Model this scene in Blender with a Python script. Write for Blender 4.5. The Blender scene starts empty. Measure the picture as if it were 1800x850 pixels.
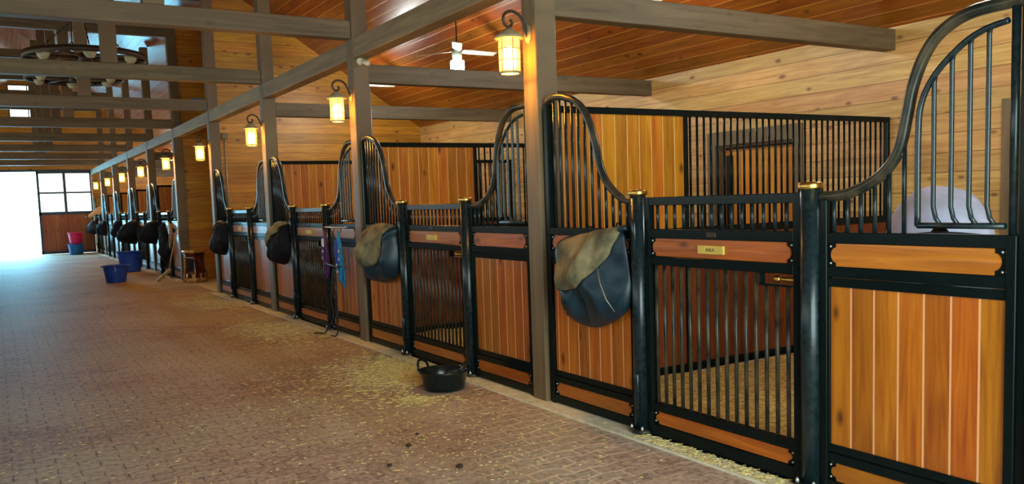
import bpy, math, random
from mathutils import Vector, Matrix, noise as mnoise
PI = math.pi
R = random.Random(7)
scene = bpy.context.scene
col = scene.collection

# ---------------------------------------------------------------- camera
W_, H_ = 1800.0, 850.0
F_, CY_ = 1493.96, 482.27
YAW, PITCH, ROLL = 0.5437, -0.0871, -0.0340
CAM = Vector((-3.5075, -5.3132, 1.5405))
fw = Vector((math.sin(YAW), math.cos(YAW), 0)); rt = Vector((math.cos(YAW), -math.sin(YAW), 0)); up = Vector((0, 0, 1))
f2 = fw * math.cos(PITCH) + up * math.sin(PITCH); u2 = -fw * math.sin(PITCH) + up * math.cos(PITCH)
r3 = rt * math.cos(ROLL) + u2 * math.sin(ROLL); u3 = -rt * math.sin(ROLL) + u2 * math.cos(ROLL)
cd = bpy.data.cameras.new('camera'); cam = bpy.data.objects.new('camera', cd); col.objects.link(cam)
cam.matrix_world = Matrix(((r3.x, u3.x, -f2.x, CAM.x), (r3.y, u3.y, -f2.y, CAM.y), (r3.z, u3.z, -f2.z, CAM.z), (0, 0, 0, 1)))
cd.sensor_width = 36; cd.sensor_fit = 'HORIZONTAL'; cd.lens = 36 * F_ / W_
cd.shift_y = (CY_ - 425.0) / W_
cd.clip_start = 0.05; cd.clip_end = 300
scene.camera = cam

# ---------------------------------------------------------------- world, light, exposure
world = bpy.data.worlds.new('world'); scene.world = world; world.use_nodes = True
wb = world.node_tree.nodes['Background']; wb.inputs[0].default_value = (0.86, 0.98, 0.93, 1); wb.inputs[1].default_value = 1.7
scene.view_settings.view_transform = 'Standard'; scene.view_settings.look = 'None'
scene.view_settings.gamma = 1.0; scene.view_settings.use_curve_mapping = False
scene.view_settings.exposure = 0.9
scene.cycles.use_denoising = True
scene.cycles.max_bounces = 7; scene.cycles.diffuse_bounces = 5; scene.cycles.glossy_bounces = 3
scene.cycles.sample_clamp_indirect = 6.0
scene.cycles.use_light_tree = True

def area(name, loc, rot, sx, sy, power, color):
    l = bpy.data.lights.new(name, 'AREA'); l.shape = 'RECTANGLE'; l.size = sx; l.size_y = sy
    l.energy = power; l.color = color
    o = bpy.data.objects.new(name, l); o.location = loc; o.rotation_euler = rot; col.objects.link(o); return o
# daylight coming in through the wide doorway at the far end and through the doorway behind the photographer
area('far_doorway_daylight', (-3.0, 34.6, 1.9), (-PI/2, 0, 0), 2.2, 3.2, 380, (0.18, 0.68, 1.0))
area('near_doorway_daylight', (-2.03, -6.9, 1.75), (PI/2, 0, 0), 3.9, 3.2, 190, (0.72, 0.96, 0.95))

# ---------------------------------------------------------------- mesh collector
class MB:
    def __init__(s): s.v = []; s.f = []; s.sm = []
    def add(s, vs, fs, smooth=False):
        b = len(s.v); s.v += [tuple(p) for p in vs]
        for f in fs: s.f.append([b + i for i in f]); s.sm.append(smooth)
        return s
    def box(s, x0, x1, y0, y1, z0, z1, bev=0.0):
        if x0 > x1: x0, x1 = x1, x0
        if y0 > y1: y0, y1 = y1, y0
        if z0 > z1: z0, z1 = z1, z0
        if bev <= 0:
            vs = [(x, y, z) for z in (z0, z1) for y in (y0, y1) for x in (x0, x1)]
            return s.add(vs, [(0,2,3,1),(4,5,7,6),(0,1,5,4),(2,6,7,3),(0,4,6,2),(1,3,7,5)])
        b = bev; vs = []; idx = {}
        for i, (X, sx) in enumerate(((x0, 1), (x1, -1))):
            for j, (Y, sy) in enumerate(((y0, 1), (y1, -1))):
                for k, (Z, sz) in enumerate(((z0, 1), (z1, -1))):
                    for a in range(3):
                        p = [X + sx*b, Y + sy*b, Z + sz*b]; p[a] = (X, Y, Z)[a]
                        idx[(i, j, k, a)] = len(vs); vs.append(tuple(p))
        fs = []
        for i in (0, 1): fs.append([idx[(i,0,0,0)], idx[(i,1,0,0)], idx[(i,1,1,0)], idx[(i,0,1,0)]])
        for j in (0, 1): fs.append([idx[(0,j,0,1)], idx[(1,j,0,1)], idx[(1,j,1,1)], idx[(0,j,1,1)]])
        for k in (0, 1): fs.append([idx[(0,0,k,2)], idx[(1,0,k,2)], idx[(1,1,k,2)], idx[(0,1,k,2)]])
        for j in (0, 1):
            for k in (0, 1): fs.append([idx[(0,j,k,1)], idx[(1,j,k,1)], idx[(1,j,k,2)], idx[(0,j,k,2)]])
        for i in (0, 1):
            for k in (0, 1): fs.append([idx[(i,0,k,0)], idx[(i,1,k,0)], idx[(i,1,k,2)], idx[(i,0,k,2)]])
        for i in (0, 1):
            for j in (0, 1): fs.append([idx[(i,j,0,0)], idx[(i,j,1,0)], idx[(i,j,1,1)], idx[(i,j,0,1)]])
        for i in (0, 1):
            for j in (0, 1):
                for k in (0, 1): fs.append([idx[(i,j,k,0)], idx[(i,j,k,1)], idx[(i,j,k,2)]])
        s.add(vs, fs); return s
    def tube(s, pts, r, n=10, closed=False, cap=True):
        pts = [Vector(p) for p in pts]; m = len(pts)
        rr = r if isinstance(r, (list, tuple)) else [r] * m
        rings = []; nrm = None
        for i, p in enumerate(pts):
            if closed: t = pts[(i+1) % m] - pts[i-1]
            else: t = pts[min(i+1, m-1)] - pts[max(i-1, 0)]
            if t.length < 1e-9: t = Vector((0, 0, 1))
            t.normalize()
            if nrm is None:
                nrm = t.orthogonal().normalized()
            else:
                nrm = nrm - t * nrm.dot(t)
                nrm = nrm.normalized() if nrm.length > 1e-6 else t.orthogonal().normalized()
            b = t.cross(nrm)
            rings.append([p + (nrm * math.cos(2*PI*k/n) + b * math.sin(2*PI*k/n)) * rr[i] for k in range(n)])
        base = len(s.v)
        for rg in rings: s.v += [tuple(q) for q in rg]
        mm = m if closed else m - 1
        for i in range(mm):
            a = base + i*n; c = base + ((i+1) % m)*n
            for k in range(n):
                s.f.append([a+k, a+(k+1) % n, c+(k+1) % n, c+k]); s.sm.append(True)
        if cap and not closed:
            s.f.append([base+k for k in range(n)][::-1]); s.sm.append(False)
            s.f.append([base+(m-1)*n+k for k in range(n)]); s.sm.append(False)
        return s
    def lathe(s, prof, cx=0, cy=0, n=24, wob=None):
        base = len(s.v); m = len(prof)
        for (r, z) in prof:
            for k in range(n):
                a = 2*PI*k/n; q = r * (wob(a, z) if wob else 1)
                s.v.append((cx + q*math.cos(a), cy + q*math.sin(a), z))
        for i in range(m-1):
            for k in range(n):
                s.f.append([base+i*n+k, base+i*n+(k+1) % n, base+(i+1)*n+(k+1) % n, base+(i+1)*n+k]); s.sm.append(True)
        if prof[0] == prof[-1]: return s
        if prof[0][0] > 1e-5: s.f.append([base+k for k in range(n)][::-1]); s.sm.append(False)
        if prof[-1][0] > 1e-5: s.f.append([base+(m-1)*n+k for k in range(n)]); s.sm.append(False)
        return s
    def prism_x(s, poly, x0, x1):          # poly: list of (y, z), extruded along x
        n = len(poly)
        vs = [(x0, a, b) for a, b in poly] + [(x1, a, b) for a, b in poly]
        fs = [list(range(n)), list(range(2*n-1, n-1, -1))] + [[i, n+i, n+(i+1) % n, (i+1) % n] for i in range(n)]
        return s.add(vs, fs)
    def ball(s, c, r, n=12, m=8, sz=1.0):
        c = Vector(c); prof = []
        base = len(s.v)
        for i in range(m+1):
            th = PI*i/m
            for k in range(n):
                a = 2*PI*k/n
                s.v.append((c.x + r*math.sin(th)*math.cos(a), c.y + r*math.sin(th)*math.sin(a), c.z + r*sz*math.cos(th)))
        for i in range(m):
            for k in range(n):
                s.f.append([base+i*n+k, base+(i+1)*n+k, base+(i+1)*n+(k+1) % n, base+i*n+(k+1) % n]); s.sm.append(True)
        return s
    def build(s, name, mat, parent=None, loc=None):
        me = bpy.data.meshes.new(name); me.from_pydata(s.v, [], s.f); me.validate(verbose=False)
        if len(me.polygons) == len(s.sm): me.polygons.foreach_set('use_smooth', s.sm)
        import bmesh
        bm = bmesh.new(); bm.from_mesh(me); bmesh.ops.remove_doubles(bm, verts=bm.verts, dist=1e-6)
        bmesh.ops.recalc_face_normals(bm, faces=bm.faces); bm.to_mesh(me); bm.free()
        me.materials.append(mat)
        o = bpy.data.objects.new(name, me); col.objects.link(o)
        if parent is not None: o.parent = parent
        if loc is not None: o.location = loc
        return o

def tag(o, label=None, cat=None, group=None, kind=None):
    if label: o['label'] = label
    if cat: o['category'] = cat
    if group: o['group'] = group
    if kind: o['kind'] = kind
    return o
def thing(name, loc, label, cat, group=None, rz=0):
    o = bpy.data.objects.new(name, None); col.objects.link(o); o.location = loc; o.rotation_euler = (0, 0, rz)
    o.empty_display_size = 0.1
    return tag(o, label, cat, group)
KIDS = {}
def copy_tree(o, parent=None, skip=()):
    c = o.copy(); col.objects.link(c)
    if parent is not None: c.parent = parent
    for ch in [k for k in bpy.data.objects if k.parent == o]:
        if ch.name.split('.')[0] in skip: continue
        copy_tree(ch, c, skip)
    return c

# ---------------------------------------------------------------- materials
MATS = {}
def nt_new(name):
    m = bpy.data.materials.new(name); m.use_nodes = True
    nt = m.node_tree; b = nt.nodes['Principled BSDF']; return m, nt, b
def N(nt, t, **kw):
    n = nt.nodes.new(t)
    for k, v in kw.items(): setattr(n, k, v)
    return n
def L(nt, a, b): nt.links.new(a, b)
def mth(nt, op, a, b=None, c=None, clamp=False):
    n = N(nt, 'ShaderNodeMath', operation=op); n.use_clamp = clamp
    for i, v in enumerate((a, b, c)):
        if v is None: continue
        if isinstance(v, (int, float)): n.inputs[i].default_value = v
        else: L(nt, v, n.inputs[i])
    return n.outputs[0]
def mix(nt, fac, a, b, mode='MIX'):
    n = N(nt, 'ShaderNodeMix', data_type='RGBA', blend_type=mode)
    if isinstance(fac, (int, float)): n.inputs[0].default_value = fac
    else: L(nt, fac, n.inputs[0])
    for i, v in ((6, a), (7, b)):
        if isinstance(v, (tuple, list)): n.inputs[i].default_value = (v[0], v[1], v[2], 1)
        else: L(nt, v, n.inputs[i])
    return n.outputs[2]
def ramp(nt, val, p0, p1):
    n = N(nt, 'ShaderNodeMapRange'); n.inputs[1].default_value = p0; n.inputs[2].default_value = p1
    L(nt, val, n.inputs[0]); return n.outputs[0]
def srgb(r, g, b):
    f = lambda c: ((c/255)/12.92 if c/255 <= 0.04045 else (((c/255)+0.055)/1.055)**2.4)
    return (f(r), f(g), f(b))

def wood(name, cA, cB, width, across, along, knot=srgb(60, 25, 8), groove=None, gw=0.03, rough=0.4, knots=1.0,
         var=0.35, coat=0.0, grain=1.0, gdepth=0.3):
    m, nt, b = nt_new(name)
    tc = N(nt, 'ShaderNodeTexCoord'); sp = N(nt, 'ShaderNodeSeparateXYZ'); L(nt, tc.outputs['Object'], sp.inputs[0])
    oi = N(nt, 'ShaderNodeObjectInfo')
    rnd = mth(nt, 'MULTIPLY', oi.outputs['Random'], 37.0)
    ax = {'x': 0, 'y': 1, 'z': 2}
    u = sp.outputs[ax[across]]; v = sp.outputs[ax[along]]
    if width:
        q = mth(nt, 'DIVIDE', u, width); pl = mth(nt, 'FLOOR', q); fr = mth(nt, 'FRACT', q)
        seed = mth(nt, 'ADD', pl, rnd)
    else:
        seed = rnd; fr = None
    wn = N(nt, 'ShaderNodeTexWhiteNoise', noise_dimensions='1D'); L(nt, seed, wn.inputs['W'])
    wn2 = N(nt, 'ShaderNodeTexWhiteNoise', noise_dimensions='1D'); L(nt, mth(nt, 'ADD', seed, 51.3), wn2.inputs['W'])
    cmb = N(nt, 'ShaderNodeCombineXYZ')
    L(nt, mth(nt, 'MULTIPLY', u, 26.0*grain), cmb.inputs[0]); L(nt, mth(nt, 'MULTIPLY', v, 1.6*grain), cmb.inputs[1])
    L(nt, mth(nt, 'MULTIPLY', wn.outputs[0], 91.0), cmb.inputs[2])
    ns = N(nt, 'ShaderNodeTexNoise'); ns.inputs['Scale'].default_value = 1.0; ns.inputs['Detail'].default_value = 5
    ns.inputs['Distortion'].default_value = 0.8; L(nt, cmb.outputs[0], ns.inputs['Vector'])
    c = mix(nt, ramp(nt, ns.outputs[0], 0.28, 0.72), cA, cB)
    c2 = N(nt, 'ShaderNodeCombineXYZ')
    L(nt, mth(nt, 'MULTIPLY', u, 5.0), c2.inputs[0]); L(nt, mth(nt, 'ADD', mth(nt, 'MULTIPLY', v, 2.6), mth(nt, 'MULTIPLY', wn.outputs[0], 40.0)), c2.inputs[1])
    L(nt, mth(nt, 'MULTIPLY', wn2.outputs[0], 13.0), c2.inputs[2])
    vo = N(nt, 'ShaderNodeTexVoronoi', feature='F1', voronoi_dimensions='2D'); vo.inputs['Scale'].default_value = 1.0; L(nt, c2.outputs[0], vo.inputs['Vector'])
    sc = N(nt, 'ShaderNodeSeparateColor'); L(nt, vo.outputs['Color'], sc.inputs[0])
    dd = mth(nt, 'ADD', vo.outputs['Distance'], mth(nt, 'MULTIPLY', mth(nt, 'SUBTRACT', ns.outputs[0], 0.5), 0.22))
    dd = mth(nt, 'ADD', dd, mth(nt, 'MULTIPLY', sc.outputs[1], 0.05))
    ks = mth(nt, 'SUBTRACT', 1.0, ramp(nt, dd, 0.05, 0.17), clamp=True)
    ks = mth(nt, 'MULTIPLY', ks, mth(nt, 'LESS_THAN', sc.outputs[0], 0.27))
    ks = mth(nt, 'MULTIPLY', ks, 0.85*knots)
    bl = N(nt, 'ShaderNodeTexNoise'); bl.inputs['Scale'].default_value = 1.7; bl.inputs['Detail'].default_value = 3
    L(nt, tc.outputs['Object'], bl.inputs['Vector'])
    val = mth(nt, 'MULTIPLY', mth(nt, 'ADD', 1.0 - var/2, mth(nt, 'MULTIPLY', wn2.outputs[0], var)), mth(nt, 'ADD', 0.8, mth(nt, 'MULTIPLY', bl.outputs[0], 0.4)))
    hv = N(nt, 'ShaderNodeHueSaturation'); L(nt, c, hv.inputs['Color']); L(nt, val, hv.inputs['Value'])
    L(nt, mth(nt, 'ADD', 0.492, mth(nt, 'MULTIPLY', wn.outputs[0], 0.02)), hv.inputs['Hue'])
    c = mix(nt, ks, hv.outputs[0], knot)
    bump_h = ns.outputs[0]
    if fr is not None:
        e = mth(nt, 'MINIMUM', fr, mth(nt, 'SUBTRACT', 1.0, fr))
        gm = mth(nt, 'SUBTRACT', 1.0, ramp(nt, e, gw*0.6, gw), clamp=True)
        c = mix(nt, gm, c, groove if groove else tuple(x*0.35 for x in cA))
        bump_h = mth(nt, 'SUBTRACT', mth(nt, 'MULTIPLY', ns.outputs[0], 0.1), gm)
    L(nt, c, b.inputs['Base Color'])
    bp = N(nt, 'ShaderNodeBump'); bp.inputs['Strength'].default_value = gdepth; bp.inputs['Distance'].default_value = 0.006
    L(nt, bump_h, bp.inputs['Height']); L(nt, bp.outputs[0], b.inputs['Normal'])
    b.inputs['Roughness'].default_value = rough
    if coat: b.inputs['Coat Weight'].default_value = coat; b.inputs['Coat Roughness'].default_value = 0.2
    MATS[name] = m; return m

def plain(name, c, rough=0.5, metal=0.0, c2=None, scale=8.0, bump=0.0, coat=0.0, sheen=0.0, spec=None):
    m, nt, b = nt_new(name)
    tc = N(nt, 'ShaderNodeTexCoord')
    ns = N(nt, 'ShaderNodeTexNoise'); ns.inputs['Scale'].default_value = scale; ns.inputs['Detail'].default_value = 5
    L(nt, tc.outputs['Object'], ns.inputs['Vector'])
    cc = mix(nt, ramp(nt, ns.outputs[0], 0.35, 0.65), c, c2 if c2 else tuple(x*0.8 for x in c))
    L(nt, cc, b.inputs['Base Color']); b.inputs['Roughness'].default_value = rough; b.inputs['Metallic'].default_value = metal
    if bump:
        bp = N(nt, 'ShaderNodeBump'); bp.inputs['Strength'].default_value = bump; bp.inputs['Distance'].default_value = 0.01
        L(nt, ns.outputs[0], bp.inputs['Height']); L(nt, bp.outputs[0], b.inputs['Normal'])
    if coat: b.inputs['Coat Weight'].default_value = coat; b.inputs['Coat Roughness'].default_value = 0.15
    if sheen: b.inputs['Sheen Weight'].default_value = sheen
    if spec is not None: b.inputs['Specular IOR Level'].default_value = spec
    MATS[name] = m; return m
def glow(name, c, strength, base=(0.8, 0.8, 0.8)):
    m, nt, b = nt_new(name); b.inputs['Base Color'].default_value = (*base, 1)
    b.inputs['Emission Color'].default_value = (*c, 1); b.inputs['Emission Strength'].default_value = strength
    b.inputs['Roughness'].default_value = 0.3; MATS[name] = m; return m

PEACH = srgb(235, 170, 120)  # pale bare tongue wood, with groove highlights painted into the colour
M_board = wood('stained_board', srgb(196, 108, 22), srgb(150, 70, 10), None, 'z', 'y', rough=0.28, coat=0.5, knots=0.9)
M_plank = wood('stained_planks', srgb(200, 116, 24), srgb(150, 70, 10), 0.1265, 'y', 'z', groove=PEACH, gw=0.05, rough=0.3, coat=0.55, var=0.45)
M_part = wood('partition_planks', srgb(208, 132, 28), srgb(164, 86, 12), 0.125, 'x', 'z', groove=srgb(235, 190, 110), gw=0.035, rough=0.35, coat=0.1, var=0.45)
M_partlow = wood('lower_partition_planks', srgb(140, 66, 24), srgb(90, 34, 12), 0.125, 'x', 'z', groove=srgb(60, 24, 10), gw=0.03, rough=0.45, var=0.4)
M_back = wood('lit_tone_pine_boards', srgb(214, 168, 104), srgb(180, 126, 66), 0.185, 'z', 'y', groove=srgb(120, 78, 38), gw=0.02, rough=0.5, knot=srgb(104, 56, 26), var=0.3)  # cross-wall pine made paler: fan and sky light painted into the colour
M_cross = wood('golden_pine_boards', srgb(206, 146, 42), srgb(164, 102, 20), 0.185, 'z', 'x', groove=srgb(112, 62, 16), gw=0.022, rough=0.45, knot=srgb(92, 40, 10), var=0.35)
M_ceil = wood('ceiling_boards', srgb(158, 84, 20), srgb(116, 50, 8), 0.145, 'x', 'y', groove=srgb(190, 128, 56), gw=0.04, rough=0.36, knot=srgb(70, 26, 8), var=0.3, coat=0.1)
M_timber = wood('weathered_timber_beam', srgb(146, 128, 94), srgb(106, 90, 62), None, 'z', 'y', rough=0.6, knots=0.35, grain=0.5, knot=srgb(56, 42, 28), var=0.15)
M_timberx = wood('weathered_timber_tie', srgb(118, 100, 72), srgb(82, 68, 46), None, 'z', 'x', rough=0.6, knots=0.35, grain=0.5, knot=srgb(56, 42, 28), var=0.15)
M_post = wood('weathered_timber_post', srgb(124, 102, 72), srgb(96, 78, 52), None, 'y', 'z', rough=0.55, knots=0.3, grain=0.5, knot=srgb(60, 46, 30), var=0.12)
M_door = wood('door_boards', srgb(222, 146, 40), srgb(184, 106, 20), 0.14, 'y', 'z', groove=srgb(90, 44, 12), gw=0.03, rough=0.4)
M_fardoor = wood('far_door_boards', srgb(176, 92, 44), srgb(140, 66, 28), 0.16, 'x', 'z', groove=srgb(110, 50, 22), gw=0.03, rough=0.45)
M_steel = plain('dark_green_black_steel', (0.003, 0.007, 0.007), 0.24, 0.0, c2=(0.005, 0.010, 0.010), scale=5, spec=0.12)
M_tube = plain('blue_black_steel_tube', (0.004, 0.012, 0.015), 0.27, 0.0, c2=(0.010, 0.022, 0.026), scale=30, spec=0.42)
M_steelworn = plain('worn_steel_tube', (0.006, 0.012, 0.011), 0.3, 0.0, c2=(0.060, 0.046, 0.026), scale=9, spec=0.35)
M_brass = plain('brass', srgb(206, 170, 92), 0.3, 1.0, c2=srgb(170, 130, 60))
M_plate = plain('brass_name_plate', srgb(224, 196, 96), 0.45, 0.2, c2=srgb(206, 176, 76))
M_bolt = plain('bright_bolt', (0.75, 0.78, 0.75), 0.3, 0.8)
M_text = plain('engraving', srgb(70, 50, 10), 0.5)
M_lantm = plain('bronze_lantern', srgb(182, 168, 132), 0.5, 0.15, c2=srgb(140, 124, 92))
M_iron = plain('dark_iron', srgb(70, 58, 46), 0.5, 0.6)
def amber_glass():
    m, nt, b = nt_new('lit_amber_glass'); out = nt.nodes['Material Output']
    b.inputs['Base Color'].default_value = (1.0, 0.6, 0.15, 1); b.inputs['Emission Color'].default_value = (1.0, 0.56, 0.08, 1)
    b.inputs['Emission Strength'].default_value = 2.6; b.inputs['Roughness'].default_value = 0.3
    tr = N(nt, 'ShaderNodeBsdfTransparent'); tr.inputs[0].default_value = (1.0, 0.86, 0.55, 1)
    mx = N(nt, 'ShaderNodeMixShader'); mx.inputs[0].default_value = 0.5
    L(nt, tr.outputs[0], mx.inputs[1]); L(nt, b.outputs[0], mx.inputs[2]); L(nt, mx.outputs[0], out.inputs['Surface']); return m
M_glow = amber_glass()
M_glow2 = glow('lit_bulb_core', (1.0, 0.52, 0.08), 240.0)
M_fanlamp = glow('lit_white_globe', (0.95, 1.0, 0.97), 90.0)
M_fanlamp2 = glow('bright_white_globe', (1.0, 0.96, 0.90), 70.0)
M_motor = plain('grey_green_housing', srgb(130, 140, 120), 0.4)
M_white = plain('white_enamel', srgb(215, 205, 180), 0.4)
M_concrete = plain('pale_concrete', srgb(236, 230, 204), 0.8, c2=srgb(212, 202, 172), scale=12, bump=0.2)
M_navy = plain('navy_nylon', (0.003, 0.016, 0.028), 0.4, c2=(0.006, 0.030, 0.046), scale=6, spec=0.4)
M_black = plain('black_nylon', (0.003, 0.004, 0.006), 0.7, c2=(0.006, 0.007, 0.009), scale=6, spec=0.2)
M_olive = plain('dusty_olive_mesh', srgb(140, 124, 88), 0.9, c2=srgb(66, 66, 50), scale=7, bump=0.3)
M_purple = plain('purple_webbing', srgb(88, 24, 110), 0.6, c2=srgb(60, 14, 84), scale=40)
M_cyan = plain('turquoise_webbing', srgb(20, 140, 190), 0.55, c2=srgb(10, 100, 160), scale=40)
M_royal = plain('royal_blue_webbing', srgb(16, 60, 190), 0.55, c2=srgb(10, 40, 150), scale=40)
M_leather = plain('dark_leather', srgb(34, 22, 18), 0.5, c2=srgb(20, 14, 12), scale=30)
M_tan = plain('tan_leather', srgb(150, 110, 70), 0.6, c2=srgb(110, 78, 46), scale=30)
M_rubber = plain('black_rubber', (0.003, 0.009, 0.009), 0.22, c2=(0.005, 0.013, 0.012), scale=9, spec=0.4)
M_tub = plain('blue_plastic', srgb(28, 84, 196), 0.42, c2=srgb(22, 70, 176))
M_tublight = plain('light_blue_plastic', srgb(30, 120, 200), 0.4, c2=srgb(20, 100, 180))
M_pink = plain('pink_plastic', srgb(232, 30, 110), 0.4, c2=srgb(214, 20, 96))
M_broomw = plain('pale_broom_wood', srgb(186, 156, 104), 0.5, c2=srgb(156, 124, 74), scale=20)
M_bristle = plain('yellow_bristles', srgb(190, 164, 70), 0.8, c2=srgb(150, 126, 40), scale=60, bump=0.6)
M_log = plain('polished_log', srgb(96, 44, 16), 0.2, c2=srgb(40, 16, 6), scale=5, coat=0.3, bump=0.3)
M_logedge = plain('pale_log_rim', srgb(216, 168, 88), 0.25, c2=srgb(150, 96, 44), scale=14, coat=0.6)
M_hay = plain('dry_hay', srgb(232, 212, 142), 0.8, c2=srgb(186, 160, 86), scale=30)
M_bed = plain('straw_bedding', srgb(232, 204, 120), 0.95, c2=srgb(170, 136, 66), scale=26, bump=1.0)
M_rug = plain('grey_lavender_horse_rug', srgb(206, 210, 245), 0.75, c2=srgb(166, 168, 184), scale=4, bump=0.15)
M_rugtrim = plain('dark_rug_strap', (0.008, 0.01, 0.02), 0.6)
M_bay = plain('brown_horse_coat', srgb(84, 50, 28), 0.6, c2=srgb(60, 34, 18), scale=6)
M_palomino = plain('golden_horse_coat', srgb(236, 204, 160), 0.6, c2=srgb(214, 170, 120), scale=6)
M_mane = plain('cream_mane', srgb(235, 215, 185), 0.8)
M_muzzle = plain('grey_muzzle', srgb(100, 84, 78), 0.6)
M_tealframe = plain('teal_steel_frame', srgb(30, 64, 84), 0.4, c2=srgb(24, 52, 70))
M_pipe = plain('pale_conduit', srgb(190, 180, 160), 0.4, 0.5)
M_manure = plain('dark_droppings', srgb(60, 40, 28), 0.9)
M_bowl = plain('frosted_bowl', srgb(190, 190, 160), 0.5, c2=srgb(160, 160, 130))
M_dark = plain('dark_opening', (0.004, 0.004, 0.004), 0.8)
M_ground = plain('pale_gravel_yard', srgb(214, 210, 200), 0.9, c2=srgb(186, 182, 172), scale=3)

def glass_mat():
    m, nt, b = nt_new('window_glass'); b.inputs['Base Color'].default_value = (0.95, 0.98, 1, 1)
    b.inputs['Roughness'].default_value = 0.02; b.inputs['IOR'].default_value = 1.1
    b.inputs['Transmission Weight'].default_value = 1.0
    return m
M_glass = glass_mat()

def pavers():
    m, nt, b = nt_new('red_clay_pavers')
    tc = N(nt, 'ShaderNodeTexCoord'); sp = N(nt, 'ShaderNodeSeparateXYZ'); L(nt, tc.outputs['Object'], sp.inputs[0])
    x, y = sp.outputs[0], sp.outputs[1]
    # interlocking blocks: every edge runs in a shallow zigzag
    def tri(v, period, amp):
        f = mth(nt, 'PINGPONG', v, period/2); return mth(nt, 'MULTIPLY', mth(nt, 'SUBTRACT', f, period/4), amp*4/period)
    y2 = mth(nt, 'ADD', y, tri(x, 0.235, 0.014)); x2 = mth(nt, 'ADD', x, tri(y, 0.122, 0.003))
    nz = N(nt, 'ShaderNodeTexNoise'); nz.inputs['Scale'].default_value = 3.0; L(nt, tc.outputs['Object'], nz.inputs['Vector'])
    y2 = mth(nt, 'ADD', y2, mth(nt, 'MULTIPLY', mth(nt, 'SUBTRACT', nz.outputs[0], 0.5), 0.012))
    cb = N(nt, 'ShaderNodeCombineXYZ'); L(nt, x2, cb.inputs[0]); L(nt, y2, cb.inputs[1])
    br = N(nt, 'ShaderNodeTexBrick'); L(nt, cb.outputs[0], br.inputs['Vector'])
    br.inputs['Scale'].default_value = 1.0; br.inputs['Brick Width'].default_value = 0.235; br.inputs['Row Height'].default_value = 0.122
    br.inputs['Mortar Size'].default_value = 0.0055; br.inputs['Mortar Smooth'].default_value = 0.3; br.offset = 0.5
    br.inputs['Color1'].default_value = (*srgb(188, 158, 140), 1); br.inputs['Color2'].default_value = (*srgb(150, 122, 106), 1)
    br.inputs['Mortar'].default_value = (0, 0, 0, 1)
    big = N(nt, 'ShaderNodeTexNoise'); big.inputs['Scale'].default_value = 0.7; big.inputs['Detail'].default_value = 6; L(nt, tc.outputs['Object'], big.inputs['Vector'])
    fine = N(nt, 'ShaderNodeTexNoise'); fine.inputs['Scale'].default_value = 26; fine.inputs['Detail'].default_value = 6; L(nt, tc.outputs['Object'], fine.inputs['Vector'])
    c = mix(nt, ramp(nt, big.outputs[0], 0.38, 0.62), br.outputs['Color'], srgb(188, 176, 152))     # dust film
    c = mix(nt, mth(nt, 'MULTIPLY', ramp(nt, fine.outputs[0], 0.45, 0.70), 0.55), c, srgb(222, 204, 186))
    c = mix(nt, mth(nt, 'MULTIPLY', ramp(nt, fine.outputs[0], 0.48, 0.30), 0.6), c, srgb(112, 88, 70))
    # joints: filled with pale sand near the stall side, darker elsewhere
    sand = mth(nt, 'MULTIPLY', ramp(nt, mth(nt, 'ADD', x, mth(nt, 'MULTIPLY', y, -0.45)), -1.6, -0.3), ramp(nt, big.outputs[0], 0.25, 0.5), clamp=True)
    jc = mix(nt, sand, mix(nt, ramp(nt, fine.outputs[0], 0.35, 0.6), srgb(72, 58, 48), srgb(168, 144, 122)), srgb(250, 222, 190))
    c = mix(nt, br.outputs['Fac'], c, jc)
    L(nt, c, b.inputs['Base Color']); b.inputs['Roughness'].default_value = 0.62
    hh = mth(nt, 'SUBTRACT', mth(nt, 'MULTIPLY', fine.outputs[0], 0.5), br.outputs['Fac'])
    bp = N(nt, 'ShaderNodeBump'); bp.inputs['Strength'].default_value = 0.5; bp.inputs['Distance'].default_value = 0.008
    L(nt, hh, bp.inputs['Height']); L(nt, bp.outputs[0], b.inputs['Normal'])
    return m
M_pave = pavers()

# ---------------------------------------------------------------- layout numbers
PW = 0.184
PY = [-3.70, 0.0, 3.66, 7.32, 10.98, 14.62, 18.386, 22.152, 25.918, 29.684]   # near face of each timber post (the first stands at the right edge)
YF = 33.45; D = 4.24; XC = -2.03; XL = -8.30; YN = -6.6
def roof_z(x): return 3.12 + 0.65*(D - x) if x > XC else 3.12 + 0.65*(x - XL)
ZR = roof_z(XC)

# ---------------------------------------------------------------- large structure
tag(MB().box(-4.50, 0.0, YN-6, YF+0.02, -0.08, 0.0).build('floor', M_pave), kind='structure')
tag(MB().box(0.0, D, YN-6, YF+0.02, -0.10, -0.005).build('floor_stalls', M_concrete), kind='structure')
tag(MB().box(-40, 40, YF+0.02, YF+60, -0.12, -0.02).box(-40, -4.30, -40, YF+0.02, -0.12, -0.02).build('floor_outdoors', M_ground), kind='structure')
def slab(x0, x1, name):
    z0, z1 = (3.12 if x0 < XL+0.01 else ZR), (ZR if x1 < XC+0.01 else 3.12)
    mb = MB()
    mb.add([(x0,YN,z0),(x1,YN,z1),(x1,YF+.15,z1),(x0,YF+.15,z0),(x0,YN,z0+.16),(x1,YN,z1+.16),(x1,YF+.15,z1+.16),(x0,YF+.15,z0+.16)],
           [(0,1,2,3),(4,7,6,5),(0,4,5,1),(3,2,6,7),(0,3,7,4),(1,5,6,2)])
    tag(mb.build(name, M_ceil), kind='structure')
slab(XC, D, 'ceiling'); slab(XL, XC, 'ceiling_left')
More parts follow.
